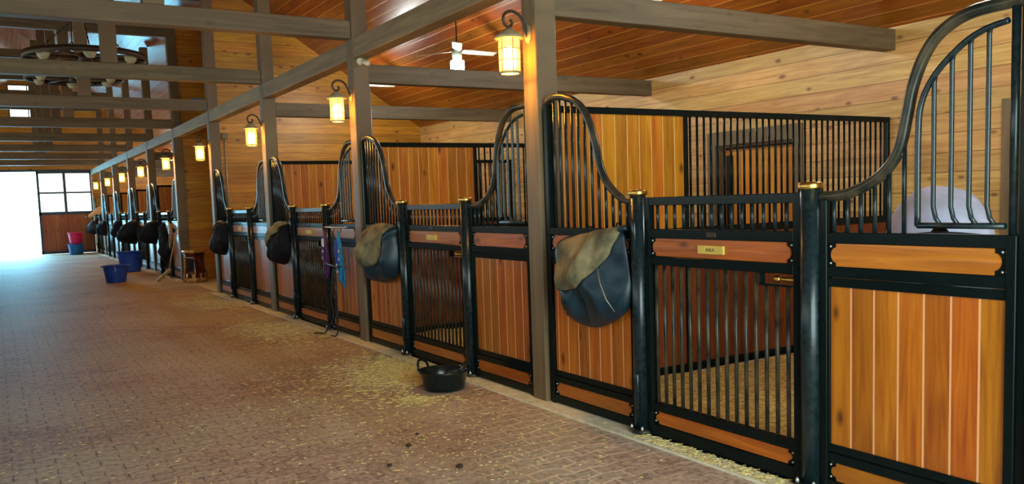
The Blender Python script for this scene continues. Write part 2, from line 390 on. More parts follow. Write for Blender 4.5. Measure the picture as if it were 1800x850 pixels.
# right (back) wall of the stalls with a dutch-door opening in each stall
wr = MB(); dy0, dy1, dz = 1.28, 2.50, 2.12
ys = YN
BAYC = []
for i in range(1, 10):
    if i == 4: continue
    yb = PY[i]; o0, o1 = yb - 3.66 + 1.20 + 0.0, yb - 3.66 + 2.44
    BAYC.append((o0 - (-2.46 - 0) * 0, o0, o1))
openings = []
for i in range(0, 4):      # door opening in the back wall between PY[i] and PY[i+1]
    openings.append((3.66*(i-1) + 1.28, 3.66*(i-1) + 2.48))
ys = YN
for (a, b_) in openings:
    wr.box(D, D+0.12, ys, a, 0, 3.16); wr.box(D, D+0.12, a, b_, dz, 3.16); ys = b_
wr.box(D, D+0.12, ys, YF, 0, 3.16)
tag(wr.build('wall_right', M_back), kind='structure')
for n, (a, b_) in enumerate(openings):
    d = thing('door_%d' % (n+1), (D, (a+b_)/2, 0), None, None); d['kind'] = 'structure'
    h = (b_-a)/2
    f = MB(); t = 0.13
    f.box(-0.03, 0.02, -h-t, -h, 0, dz+0.17, .004).box(-0.03, 0.02, h, h+t, 0, dz+0.17, .004).box(-0.03, 0.02, -h, h, dz, dz+0.17, .004)
    f.box(0.02, 0.12, -h, -h+0.03, 0, dz).box(0.02, 0.12, h-0.03, h, 0, dz).box(0.02, 0.12, -h+.03, h-.03, dz-0.03, dz)
    f.build('door_frame', M_post, d)
    MB().box(0.085, 0.12, -h+0.03, h-0.03, 0, dz-0.05).build('door_leaf', M_door, d)
    MB().box(0.12, 0.16, -h-0.05, h+0.05, -0.01, dz+0.05).build('door_back', M_steel, d)
    MB().box(0.06, 0.085, h-0.20, h-0.10, 0.9, 2.0, .004).build('door_strap', M_steel, d)
def xwall(y, name, mat, x0=0.16):
    mb = MB(); z1, z2 = roof_z(x0), roof_z(D)
    t = 0.08
    mb.add([(x0,y,0),(D,y,0),(D,y,z2),(x0,y,z1),(x0,y+t,0),(D,y+t,0),(D,y+t,z2),(x0,y+t,z1)],
           [(0,1,2,3),(4,7,6,5),(0,4,5,1),(3,2,6,7),(0,3,7,4),(1,5,6,2)])
    tag(mb.build(name, mat), kind='structure')
xwall(PY[4]+0.03, 'wall_tack_bay', M_cross)
xwall(PY[5]+0.05, 'wall_open_bay', M_cross)
# far gable wall with the doorway (x -4.05..0) and a window high up
gw = MB(); t = 0.12
def gslab(x0, x1, z0a, z0b):       # piece of gable wall between x0..x1 from z0 up to the roof
    pts = [(x0, z0a), (x1, z0b), (x1, roof_z(x1) if x1 != XC else ZR), (x0, roof_z(x0) if x0 != XC else ZR)]
    gw.add([(a, YF, b) for a, b in pts] + [(a, YF+t, b) for a, b in pts], [(0,1,2,3),(4,7,6,5),(0,4,5,1),(3,2,6,7),(0,3,7,4),(1,5,6,2)])
gslab(0.0, D, 0, 0); gslab(XL, -4.05, 0, 0); gslab(-4.05, -2.72, 3.32, 3.32); gslab(-1.36, 0.0, 3.32, 3.32)
gw.box(-2.72, -1.36, YF, YF+t, 3.32, 5.38); gslab(-2.72, XC, 6.70, 6.70); gslab(XC, -1.36, 6.70, 6.70)
tag(gw.build('wall_far', M_cross), kind='structure')
wv = thing('window_1', (-2.04, YF, 5.38), None, None); wv['kind'] = 'structure'
wf = MB()
for a, b_ in ((-.68, -.63), (.63, .68), (-.02, .02)): wf.box(a, b_, -0.02, 0.06, 0, 1.32)
for a, b_ in ((0, .05), (1.27, 1.32), (.62, .66)): wf.box(-.63, .63, -0.018, 0.058, a, b_)
wf.build('window_frame', M_timberx, wv); MB().box(-.63, .63, 0.03, 0.036, 0.05, 1.27).build('window_pane', M_glass, wv)
# opposite row of stall fronts: a boarded wall with steel rails
lw = MB().box(-4.44, -4.25, YN, YF, 0.0, 1.30)
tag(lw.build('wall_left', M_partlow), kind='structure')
tag(MB().box(-4.45, -4.245, YN, YF, 1.30, 1.36, .004).build('trim_2', M_steel), kind='structure')
# near gable wall behind the photographer, with the wide doorway open
ng = MB().box(0.0, D, YN-0.12, YN, 0, 3.16).box(XL, -4.06, YN-0.12, YN, 0, 3.16)
ng.add([(XL,YN-.12,3.3),(D,YN-.12,3.3),(D,YN-.12,3.31),(XC,YN-.12,ZR),(XL,YN-.12,3.31),(XL,YN,3.3),(D,YN,3.3),(D,YN,3.31),(XC,YN,ZR),(XL,YN,3.31)],
       [(0,1,2,3,4),(9,8,7,6,5),(0,5,6,1),(1,6,7,2),(2,7,8,3),(3,8,9,4),(4,9,5,0)])
tag(ng.build('wall_near', M_cross), kind='structure')
# concrete curb under the stall fronts
cb = MB().box(-0.15, 0.10, YN, PY[4]+PW, -0.02, 0.012, .004).box(-0.15, 0.10, PY[5], YF, -0.02, 0.012, .004)
tag(cb.build('trim_1', M_concrete), kind='structure')

# ---------------------------------------------------------------- timber frame
place = ['at the right edge, beside the nearest stall', 'nearest the camera, left of the bag with the olive flap', 'carrying the security camera',
         'third from the camera, behind the drooping black bag', 'on the near side of the open bay', 'beside the polished log stump',
         'second one past the log stump', 'behind the larger blue tub, third before the far end', 'second before the far door', 'last before the far door']
ORD = ['frontmost', 'nearest', 'second', 'third', 'fourth', 'fifth', 'sixth', 'seventh', 'eighth', 'ninth']
for i, y in enumerate(PY):
    p = MB().box(-0.027, 0.157, y, y+PW, 0, roof_z(0.157)-0.03, .006).build('timber_post', M_post)
    tag(p, 'weathered brown square timber post ' + place[i], 'post', 'timber posts along the stall fronts')
for i, y in enumerate(PY[:]):
    y1 = PY[i+1] if i+1 < len(PY) else YF
    if i == 0: y0 = y + PW
    y0 = y + PW
    p = MB().box(-0.02, 0.15, y0, y1, 3.15, 3.358, .005).build('plate_beam', M_timber)
    tag(p, ('plate beam span running on from the %s post' % ORD[i]) if i else 'plate beam span over the nearest stall, above the picture', 'beam', 'plate beams over the stall fronts')
for i, y in enumerate(PY):
    # overhead tie across the aisle
    b_ = MB().box(-4.06, -0.028, y+0.015, y+PW-0.015, 3.36, 3.555, .005).build('tie_beam', M_timberx)
    tag(b_, 'dark cross beam over the aisle, %s one from the camera' % ORD[i] if i else 'dark cross beam over the aisle above the camera, outside the picture edge', 'beam', 'cross beams over the aisle')
    b_ = MB().box(XC-0.1, XC+0.1, y+0.02, y+PW-0.02, 3.556, roof_z(XC+0.1)-0.02, .005).build('king_post', M_post)
    tag(b_, 'upright king post standing mid-span on the %s cross beam' % ORD[i], 'post', 'king posts on the cross beams')
    if i >= 1:
        for s, (a, c_) in (('right', (XC+0.101, -0.028)), ('left', (-4.03, XC-0.101))):
            b_ = MB().box(a, c_, y+0.03, y+PW-0.03, 5.33, 5.53, .005).build('collar_beam', M_timberx)
            tag(b_, 'high collar beam %s of the king post on the %s cross beam' % (s, ORD[i]), 'beam', 'collar beams')
for i, y in enumerate(PY):
    if i in (0, 4, 5): continue
    b_ = MB().box(0.158, D, y+0.015, y+PW-0.03, 2.893, 3.094, .005).build('stall_tie_beam', M_timberx)
    lab = {1: 'grey-brown beam from the nearest post to the back wall, biggest at top right', 2: 'grey-brown beam from the security camera post to the back wall',
           3: 'pale brown beam from the third post to the back wall'}.get(i, 'brown beam from the %s post to the back wall' % ORD[i])
    tag(b_, lab, 'beam', 'tie beams over the stalls')
for i, y in enumerate(PY):
    p = MB().box(-4.24, -4.061, y, y+PW, 0, roof_z(-4.24)-0.03, .006).build('timber_post', M_post)
    tag(p, 'square timber post of the opposite row, %s one from the camera, left of the picture' % ORD[i], 'post', 'timber posts of the opposite row')

# ---------------------------------------------------------------- stall fronts
PXF, PXB = 0.0, 0.045
def rounded_board(y0, y1, z0, z1):       # board whose ends bulge in a rounded tongue between the corner plates
    s = 1 if y1 > y0 else -1; h = z1 - z0; pts = []
    n = 8; ins = 0.030; d = 0.018
    # end at y1
    pts.append((y1 - s*ins, z0)); pts.append((y1 - s*ins, z0 + 0.012))
    for k in range(n+1):
        a = -PI/2 + PI*k/n
        pts.append((y1 - s*ins + s*ins*math.cos(a), (z0+z1)/2 + (h/2-0.018)*math.sin(a)))
    pts.append((y1 - s*ins, z1 - 0.012)); pts.append((y1 - s*ins, z1)); pts.append((y0 + s*ins, z1)); pts.append((y0 + s*ins, z1 - 0.012))
    for k in range(n+1):
        a = PI/2 + PI*k/n
        pts.append((y0 + s*ins + s*ins*math.cos(a), (z0+z1)/2 + (h/2-0.018)*math.sin(a)))
    pts.append((y0 + s*ins, z0 + 0.012)); pts.append((y0 + s*ins, z0))
    return pts
def catmull(P, n=6):
    out = []
    for i in range(len(P)-1):
        p0 = P[max(i-1, 0)]; p1 = P[i]; p2 = P[i+1]; p3 = P[min(i+2, len(P)-1)]
        for k in range(n):
            t = k/n
            out.append(tuple(0.5*((2*b) + (-a+c)*t + (2*a-5*b+4*c-d)*t*t + (-a+3*b-3*c+d)*t**3) for a, b, c, d in zip(p0, p1, p2, p3)))
    out.append(P[-1]); return out
def curve_z(C, y):
    for a, b in zip(C[:-1], C[1:]):
        if (a[0]-y)*(b[0]-y) <= 0 and a[0] != b[0]:
            return a[1] + (b[1]-a[1])*(y-a[0])/(b[0]-a[0])
    return C[-1][1]
def board_with_plates(root, y0, y1, z0, z1, name='board', bolts=True, mat=None):
    # backing steel with the rounded wooden board on it, bolts as sub-parts of the backing plate
    bd = MB().prism_x(rounded_board(y0-0.022, y1+0.022, z0, z1), 0.004, 0.03).build(name, mat or M_board, root)
    bk = MB().box(0.014, 0.034, y0, y1, z0-0.002, z1+0.002).build('backing_plate', M_steel, root)
    if bolts:
        for yy in (y0-0.017, y1+0.017):
            for zz in (z0+0.014, z1-0.014):
                MB().ball((0.010, yy, zz), 0.0065, 8, 5).build('bolt', M_bolt, bk)
    return bd
SW_L = [(-0.055, 2.245), (-0.10, 2.268), (-0.187, 2.272), (-0.294, 2.254), (-0.43, 2.203), (-0.526, 2.115), (-0.587, 2.013), (-0.634, 1.894), (-0.673, 1.758), (-0.744, 1.64), (-0.851, 1.555), (-0.95, 1.515), (-1.034, 1.508)]
SW_R = [(-2.48, 1.508), (-2.56, 1.508), (-2.649, 1.521), (-2.773, 1.572), (-2.862, 1.642), (-2.913, 1.729), (-2.946, 1.865), (-2.973, 1.987), (-3.026, 2.110), (-3.103, 2.198), (-3.227, 2.252), (-3.39, 2.262), (-3.45, 2.262)]
IN_R = [(-3.013, 1.365), (-3.013, 1.759), (-3.028, 1.906), (-3.092, 2.02), (-3.205, 2.121), (-3.30, 2.168), (-3.40, 2.187)]
def panel_common(root, ya, yb):          # ya nearer y=0 (larger), yb smaller
    f = MB(); w = 0.042
    for z0, z1 in ((0.02, 0.082), (0.176, 0.222), (1.110, 1.162), (1.277, 1.331)):
        f.box(PXF, PXB, yb+w, ya-w, z0, z1, .003)
    # inner moulding either side of the plank field, mitred at the corners
    f.box(0.006, 0.04, yb+w, ya-w, 0.226, 0.266, .002); f.box(0.006, 0.04, yb+w, ya-w, 1.062, 1.106, .002)
    f.box(0.006, 0.04, ya-w-0.012, ya-w, 0.266, 1.062, .002); f.box(0.006, 0.04, yb+w, yb+w+0.012, 0.266, 1.062, .002)
    return f, w
def far_panel(root):
    ya, yb = -0.002, -1.036
    f, w = panel_common(root, ya, yb)
    f.box(PXF-0.002, PXB+0.01, ya-0.075, ya-0.03, 0.0, 2.235, .003); f.box(PXF+0.01, PXB, ya-0.03, ya, 0.0, 2.20, .003)
    f.box(PXF-0.002, PXB+.001, yb, yb+w, 0.0, 1.49, .003)
    f.build('panel_frame', M_steel, root)
    MB().box(0.018, 0.034, yb+w+.012, ya-0.087, 0.264, 1.064).build('plank_field', M_plank, root)
    board_with_plates(root, ya-0.078, yb+w, 1.164, 1.275, 'top_board')
    board_with_plates(root, ya-0.078, yb+w, 0.084, 0.174, 'kick_board')
    C = catmull(SW_L); MB().tube([(0.022, a, b) for a, b in C], 0.026, 12).build('sweeping_rail', M_steelworn, root)
    k = 0
    for i in range(12):
        y = -0.135 - 0.0745*i
        if y < -1.0: break
        MB().tube([(0.022, y, 1.328), (0.022, y, curve_z(C, y)-0.01)], 0.0105, 8).build('bar', M_tube, root)
def near_panel(root):
    ya, yb = -2.486, -3.474
    f, w = panel_common(root, ya, yb)
    f.box(PXF-0.002, PXB+.001, ya-w, ya, 0.0, 1.49, .003); f.box(PXF-0.002, PXB+.001, yb+0.03, yb+w+0.03, 0.0, 1.332, .003); f.box(PXF+0.01, PXB, yb, yb+0.03, 0.0, 2.235, .003)
    f.build('panel_frame', M_steel, root)
    MB().box(0.018, 0.034, ya-w-.012, yb+w+.03, 0.264, 1.064).build('plank_field', M_plank, root)
    board_with_plates(root, ya-w, yb+0.072, 1.164, 1.275, 'top_board')
    board_with_plates(root, ya-w, yb+0.072, 0.084, 0.174, 'kick_board')
    C = catmull(SW_R); MB().tube([(0.022, a, b) for a, b in C], 0.027, 12).build('sweeping_rail', M_steelworn, root)
    for i in range(6):
        y = -2.555 - 0.0755*i
        MB().tube([(0.022, y, 1.328), (0.022, y, curve_z(C, y)-0.01)], 0.0105, 8).build('bar', M_tube, root)
    MB().tube([(0.022, -3.418, 1.328), (0.022, -3.418, 2.25)], 0.017, 10).build('hinge_upright', M_tube, root)
    I = catmull(IN_R)
    ar = MB().tube([(0.0, a, b) for a, b in I] , 0.0135, 10)
    ar.tube([(0.0, -3.013, 1.368), (0.0, -3.40, 1.368)], 0.0135, 10)
    g = ar.build('swing_feed_gate', M_tube, root)
    for i, y in enumerate((-3.086, -3.166, -3.245, -3.322)):
        zt = curve_z(I[6:], y)
        MB().tube([(0.0, y-0.03, 1.375), (0.0, y-0.012, 1.40), (0.0, y, 1.45), (0.0, y, zt-0.03), (0.0, y-0.004, zt)], 0.0105, 8).build('bar', M_tube, g)
def gate_post(root, hinge):
    MB().lathe([(0.0001, 0.0), (0.05, 0.0), (0.05, 1.545), (0.0001, 1.545)], 0, 0, 28).build('post_tube', M_tube, root)
    MB().lathe([(0.0001, 1.545), (0.058, 1.545), (0.061, 1.553), (0.061, 1.572), (0.055, 1.580), (0.0001, 1.582)], 0, 0, 28).build('brass_cap', M_brass, root)
    fl = MB().lathe([(0.0001, 0.012), (0.078, 0.012), (0.078, 0.032), (0.052, 0.036), (0.0001, 0.036)], 0, 0, 24).build('base_flange', M_steelworn, root)
    for a in (2.4, 4.0):
        MB().lathe([(0.010, 0.036), (0.010, 0.05), (0.004, 0.062), (0.0001, 0.064)], 0.068*math.cos(a), 0.068*math.sin(a), 8).build('bolt', M_bolt, fl)
    if hinge:
        for z0, z1 in ((0.16, 0.41), (1.15, 1.39)):
            MB().tube([(-0.052, -0.022, z0), (-0.052, -0.022, z1-.012), (-0.052, -0.022, z1)], [0.016, 0.016, 0.009], 10).build('hinge_barrel', M_tube, root)
def gate(root, plate_text=None):
    ya, yb = -1.150, -2.370; w = 0.048
    f = MB()
    f.box(-0.004, 0.042, ya-w, ya, 0.020, 1.530, .003).box(-0.004, 0.042, yb, yb+w, 0.020, 1.530, .003)
    for z0, z1 in ((0.020, 0.092), (0.178, 0.232), (1.108, 1.162), (1.277, 1.333), (1.478, 1.530)):
        f.box(-0.002, 0.040, yb+w, ya-w, z0, z1, .003)
    f.build('gate_frame', M_steel, root)
    board_with_plates(root, ya-w, yb+w, 1.166, 1.274, 'name_board')
    board_with_plates(root, ya-w, yb+w, 0.096, 0.174, 'kick_board')
    nlo = 15
    for i in range(nlo):
        y = ya - w - 0.034 - i*0.0742
        top = 1.112
        if i >= nlo-3: top = 1.045
        MB().tube([(0.02, y, 0.23), (0.02, y, top)], 0.0115, 8).build('bar', M_steelworn, root)
    for i in range(14):
        y = ya - w - 0.056 - i*0.0775
        MB().tube([(0.02, y, 1.332), (0.02, y, 1.48)], 0.010, 8).build('bar', M_tube, root)
    lt = MB().box(-0.004, 0.04, -2.098, -2.088, 1.045, 1.108, .002).box(-0.006, 0.042, yb+w, -2.09, 1.040, 1.052, .003).build('latch_guard', M_steel, root)
    MB().tube([(0.018, yb+w, 1.078), (0.018, -2.235, 1.078), (0.018, -2.225, 1.078)], [0.013, 0.013, 0.010], 12).tube([(0.018, -2.225, 1.078), (0.018, -2.21, 1.078), (0.018, -2.19, 1.078), (0.018, -2.18, 1.078)], [0.014, 0.02, 0.02, 0.006], 14).build('latch_knob', M_brass, lt)
    MB().box(-0.012, 0.004, -1.838, -1.632, 1.193, 1.242, .002).build('name_plate', M_plate, root)
    MB().box(-0.008, 0.0, -1.775, -1.700, 1.290, 1.318, .002).build('maker_badge', M_iron, root)

PITCH_FAR = (3.766 - PW) / 3.476
bays = [(1, 'nearest stall'), (2, 'stall behind the rubber pan'), (3, 'stall with hanging halters'),
        (4, 'last stall before open bay'), (6, 'first stall past log stump'), (7, 'stall behind larger blue tub'),
        (8, 'third stall from far door'), (9, 'second stall from far door'), (10, 'farthest stall with golden horse')]
side_far = 'on the far side of the gate '
protos = {}
for n, (pi, where) in enumerate(bays):
    y = PY[pi] if pi < 10 else YF
    ysc = 1.0 if pi <= 4 else PITCH_FAR
    far = pi >= 6
    sk = ('bolt', 'backing_plate') if far else ()
    def put(key, name, builder, label, cat, group, dy=0.0, *args):
        if key not in protos:
            r = thing(name, (0, y + dy, 0), label, cat, group); builder(r, *args); protos[key] = r
        else:
            r = copy_tree(protos[key], None, sk); r.location = (0, y + dy, 0); tag(r, label, cat, group)
        return r
    q = put('fp', 'stall_fence', far_panel, 'fixed stall front beyond the gate, with plain sweeping rail, ' + where, 'stall front', 'stall fronts beyond each gate')
    q.scale = (1, ysc, 1)
    q = put('np', 'stall_fence', near_panel, 'fixed stall front before the gate, with arched feed opening, ' + where, 'stall front', 'stall fronts with arched feed openings')
    q.scale = (1, ysc, 1)
    q = put('g', 'stall_gate', gate, 'low barred stall gate with wooden name board, ' + where, 'gate', 'barred stall gates')
    q.scale = (1, ysc, 1)
    q = put('ph', 'gate_post', gate_post, 'round black hinge post with brass cap, ' + where, 'gate post', 'hinge posts of the gates', -1.088*ysc, True)
    q = put('pl', 'gate_post', gate_post, 'round black latch post with brass cap, ' + where, 'gate post', 'latch posts of the gates', -2.430*ysc, False)
    tr = MB().box(-0.02, 0.045, -2.37*ysc, -1.15*ysc, 0.008, 0.014).build('trim_%d' % (n+3), M_steel, None, (0, y, 0)); tag(tr, kind='structure')
# lettering on the nearest gate's plate
def text_mesh(s, size, mat, parent, loc, rot):
    cu = bpy.data.curves.new('plate_lettering', 'FONT'); cu.body = s; cu.size = size; cu.align_x = 'CENTER'; cu.align_y = 'CENTER'; cu.extrude = 0.0006
    o = bpy.data.objects.new('tmp', cu); col.objects.link(o); bpy.context.view_layer.update()
    me = bpy.data.meshes.new_from_object(o); bpy.data.objects.remove(o)
    me.materials.append(mat); t = bpy.data.objects.new('plate_lettering', me); col.objects.link(t); t.parent = parent; t.location = loc; t.rotation_euler = rot
    return t
pl = [c for c in bpy.data.objects if c.parent == protos['g'] and c.name.startswith('name_plate')][0]
text_mesh('ASILA', 0.028, M_text, pl, (-0.0128, -1.735, 1.2175), (PI/2, 0, -PI/2))

# ---------------------------------------------------------------- partitions between stalls
def partition(root):
    f = MB(); x0, x1 = 0.16, D-0.005
    f.box(x0, x1, -0.025, 0.025, 2.190, 2.242, .003); f.box(x0, x1, -0.025, 0.025, 1.195, 1.262, .003)
    f.box(x0, x1, -0.025, 0.025, 0.03, 0.10, .003)
    for xx in (x0, 1.475, x1-0.045): f.box(xx, xx+0.045, -0.024, 0.024, 0.0, 2.19, .003)
    f.build('partition_frame', M_steel, root)
    MB().box(x0+0.045, 1.475, -0.012, 0.012, 1.262, 2.190).build('upper_boards', M_part, root)
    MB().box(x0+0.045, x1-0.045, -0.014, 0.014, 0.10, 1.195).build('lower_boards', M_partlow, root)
    for i in range(33):
        x = 1.562 + i*0.0798
        MB().tube([(x, 0, 1.26), (x, 0, 2.192)], 0.0105, 8).build('bar', M_steel, root)
pp = None
for i in (1, 2, 3, 6, 7, 8, 9):
    lab = {1: 'dividing partition, barred and boarded, between the two nearest stalls', 2: 'boarded dividing partition at the security camera post',
           3: 'dividing partition behind the hanging purple and blue halters'}.get(i, 'dark dividing partition inside the stalls at the %s post' % ORD[i])
    if pp is None:
        pp = thing('stall_partition', (0, PY[i]+0.092, 0), lab, 'partition', 'partitions between stalls'); partition(pp)
    else:
        c = copy_tree(pp, None, ('bar',) if i > 3 else ()); c.location.y = PY[i]+0.092; tag(c, lab)

# ---------------------------------------------------------------- lanterns
def lantern(root):
    # origin on the post face, lantern hangs out along -x
    MB().lathe([(0.0001, 0), (0.045, 0), (0.040, 0.012), (0.0001, 0.016)], 0, 0, 20).build('wall_plate', M_lantm, root)
    wp = [c for c in bpy.data.objects if c.parent == root][0]
    wp.rotation_euler = (0, -PI/2, 0); wp.scale = (1.6, 1, 1); wp.location = (0, 0, 2.76)
    pts = [(-0.01, 2.74), (-0.03, 2.80), (-0.06, 2.87), (-0.10, 2.905), (-0.15, 2.915), (-0.195, 2.895), (-0.215, 2.855), (-0.20, 2.815), (-0.17, 2.80), (-0.145, 2.815), (-0.14, 2.838), (-0.155, 2.85)]
    C = catmull([(a, b) for a, b in pts], 4)
    MB().tube([(a, 0, b) for a, b in C], 0.011, 8).tube([(-0.17, 0, 2.80), (-0.17, 0, 2.775)], 0.01, 8).build('scroll_arm', M_iron, root)
    cx = -0.17
    MB().lathe([(0.0001, 2.795), (0.02, 2.79), (0.05, 2.770), (0.085, 2.745), (0.112, 2.728), (0.114, 2.718), (0.104, 2.712), (0.0001, 2.715)], cx, 0, 24).build('lantern_roof', M_lantm, root)
    MB().lathe([(0.076, 2.712), (0.076, 2.475), (0.072, 2.475), (0.072, 2.712), (0.076, 2.712)], cx, 0, 24).build('glass', M_glow, root)
    MB().lathe([(0.0001, 2.495), (0.036, 2.50), (0.050, 2.53), (0.050, 2.62), (0.034, 2.655), (0.0001, 2.665)], cx, 0, 12).build('bulb', M_glow2, root)
    cg = MB()
    for k in range(6):
        a = 2*PI*k/6 + 0.3
        cg.tube([(cx+0.079*math.cos(a), 0.079*math.sin(a), 2.47), (cx+0.079*math.cos(a), 0.079*math.sin(a), 2.715)], 0.0052, 5)
    for z in (2.56, 2.64):
        cg.tube([(cx+0.079*math.cos(2*PI*k/20), 0.079*math.sin(2*PI*k/20), z) for k in range(20)], 0.0045, 5, closed=True)
    cg.build('lantern_cage', M_lantm, root)
    MB().lathe([(0.084, 2.462), (0.086, 2.475), (0.076, 2.480), (0.066, 2.475), (0.068, 2.462), (0.084, 2.462)], cx, 0, 24).build('base_ring', M_lantm, root)
lan = None
for i in range(1, 10):
    lab = 'lit amber lantern with scroll bracket on the %s timber post from the camera' % ORD[i]
    if lan is None:
        lan = thing('wall_lantern', (-0.028, PY[i]+0.092, 0), lab, 'lantern', 'lanterns on the timber posts'); lantern(lan)
    else:
        c = copy_tree(lan); c.location.y = PY[i]+0.092; tag(c, lab)

# ---------------------------------------------------------------- ceiling fans with lamps, one over each stall
def fan(root):
    zc = roof_z(2.24)
    MB().tube([(0, 0, 3.72), (0, 0, zc)], 0.011, 8).build('down_rod', M_iron, root)
    MB().lathe([(0.0001, 3.72), (0.04, 3.715), (0.07, 3.69), (0.075, 3.65), (0.07, 3.60), (0.06, 3.53), (0.0001, 3.53)], 0, 0, 20).build('motor_housing', M_motor, root)
    for k in range(3):
        a = 2*PI*k/3 + 0.045; ca, sa = math.cos(a), math.sin(a)
        mb = MB(); w = 0.06
        vs = []
        for (r, ww, dz) in ((0.09, 0.03, 0), (0.2, w, 0.0), (0.64, w*1.1, 0.0)):
            for s, tz in ((-1, 0.014), (1, -0.014)):
                for t in (0.004, -0.004): vs.append((r*ca - s*ww*sa, r*sa + s*ww*ca, 3.66 + tz + t))
        fs = []
        for j in range(2):
            b0 = j*4; b1 = b0+4
            fs += [(b0, b1, b1+2, b0+2), (b0+1, b0+3, b1+3, b1+1), (b0, b0+1, b1+1, b1), (b0+2, b1+2, b1+3, b0+3)]
        fs += [(0, 2, 3, 1), (8, 9, 11, 10)]
        mb.add(vs, fs).build('blade', M_white, root)
    MB().lathe([(0.0001, 3.365), (0.08, 3.37), (0.098, 3.39), (0.10, 3.49), (0.092, 3.525), (0.0001, 3.529)], 0, 0, 20).build('lamp_globe', M_fanlamp, root)
fn = None
for i, y in ((2, 1.83), (3, 5.49), (4, 9.15), (7, 20.3), (8, 24.0), (9, 27.8), (10, 31.6), (1, -1.83)):
    lab = {2: 'white ceiling fan mostly hidden by the nearest beam and post', 3: 'white ceiling fan with glowing globe hanging above the second stall',
           4: 'white ceiling fan seen past the security camera post', 1: 'ceiling fan above the nearest stall, over the top edge'}.get(i, 'white ceiling fan over the far stalls, beyond the %s post' % ORD[i-1])
    if fn is None:
        fn = thing('ceiling_fan', (2.24, y, 0), lab, 'fan', 'fans over the stalls'); fan(fn)
    else:
        c = copy_tree(fn); c.location = (2.24, y, 0.02 if i != 3 else 0.0); c.rotation_euler.z = i*0.5 if i != 3 else 0; tag(c, lab)
        if i >= 7:
            for k in [k for k in bpy.data.objects if k.parent == c and k.name.startswith('lamp_globe')]:
                k.data = k.data.copy(); k.data.materials[0] = M_fanlamp2

# ---------------------------------------------------------------- wheel chandeliers
def chandelier(root):
    def ring(r, z, rad=0.02, n=40): return [(r*math.cos(2*PI*k/n), r*math.sin(2*PI*k/n), z) for k in range(n)]
    MB().lathe([(0.83, 0), (0.85, 0), (0.85, 0.085), (0.83, 0.085), (0.83, 0)], 0, 0, 48).build('wheel_rim', M_iron, root)
    s = MB()
    for k in range(6):
        a = PI*k/3; 
        s.tube([(0.08*math.cos(a), 0.08*math.sin(a), 0.04), (0.84*math.cos(a), 0.84*math.sin(a), 0.04)], 0.022, 6)
    s.lathe([(0.0001, -0.03), (0.1, -0.02), (0.1, 0.1), (0.0001, 0.11)], 0, 0, 16)
    s.build('wheel_spokes', M_iron, root)
    for k in range(6):
        a = PI*k/3 + PI/6; x, y = 0.84*math.cos(a), 0.84*math.sin(a)
        MB().lathe([(0.0001, -0.07), (0.05, -0.06), (0.08, -0.02), (0.095, 0.03), (0.09, 0.03), (0.07, -0.02), (0.0001, -0.05)], x*0.8, y*0.8, 16).build('glass_bowl', M_bowl, root)
    h = MB()
    for k in range(3):
        a = 2*PI*k/3 + 0.5
        x, y = 0.84*math.cos(a), 0.84*math.sin(a)
        for j in range(16):
            t0 = j/16; t1 = (j+0.8)/16
            h.tube([(x*(1-t0), y*(1-t0), 0.09+0.62*t0), (x*(1-t1), y*(1-t1), 0.09+0.62*t1)], 0.012 if j % 2 else 0.008, 5)
    h.tube([(0, 0, 0.70), (0, 0, 3.0)], 0.012, 6)
    h.build('hanging_chains', M_iron, root)
ch = thing('wheel_chandelier', (XC-0.12, 9.15, 3.86), 'unlit iron wagon-wheel chandelier hanging high over the aisle, nearer one', 'chandelier', 'wheel chandeliers'); chandelier(ch)
c = copy_tree(ch); c.location = (XC+0.02, 12.9, 4.08); tag(c, 'second iron wheel chandelier, farther, showing just under the third cross beam')

# ---------------------------------------------------------------- small fixtures on timbers and wall
t = thing('security_camera', (0.055, PY[2], 3.115), 'small white security camera on the second timber post, under the plate beam', 'security camera')
k = MB().lathe([(0.0001, 0), (0.045, 0), (0.043, 0.025), (0.03, 0.04), (0.0001, 0.045)], 0, 0, 18).build('mount', M_white, t); k.rotation_euler = (PI/2, 0, 0)
k = MB().lathe([(0.0001, -0.02), (0.026, -0.015), (0.028, 0.06), (0.025, 0.075), (0.0001, 0.075)], 0, 0, 14).build('camera_body', M_white, t); k.rotation_euler = (PI/2+0.3, 0, 0.6); k.location = (0.02, -0.05, -0.012)
t = thing('conduit_pipe', (0.24, PY[4]+0.012, 0), 'thin pale conduit pipe with switch box on the pine wall, right of the fourth post', 'pipe')
MB().tube([(0, 0, 1.2), (0, 0, 2.84)], 0.012, 8).build('pipe', M_pipe, t)
MB().box(-0.05, 0.05, -0.045, 0.015, 2.84, 2.96, .006).build('switch_box', M_post, t)
t = MB().tube([(-0.3, PY[4]+0.08, 3.575), (-0.12, PY[4]+0.08, 3.57), (-0.05, PY[4]+0.05, 3.50), (-0.035, PY[4]+0.03, 3.42), (-0.032, PY[4]+0.01, 3.36)], 0.010, 8).build('blue_cable', M_tublight)
tag(t, 'blue cable looping off the end of the fourth cross beam', 'cable')
t = MB().tube([(0.168, PY[2]+0.03, 2.1), (0.168, PY[2]+0.03, 2.86)], 0.01, 8).build('conduit_pipe', M_pipe); tag(t, 'thin white conduit running down beside the security camera post', 'pipe')

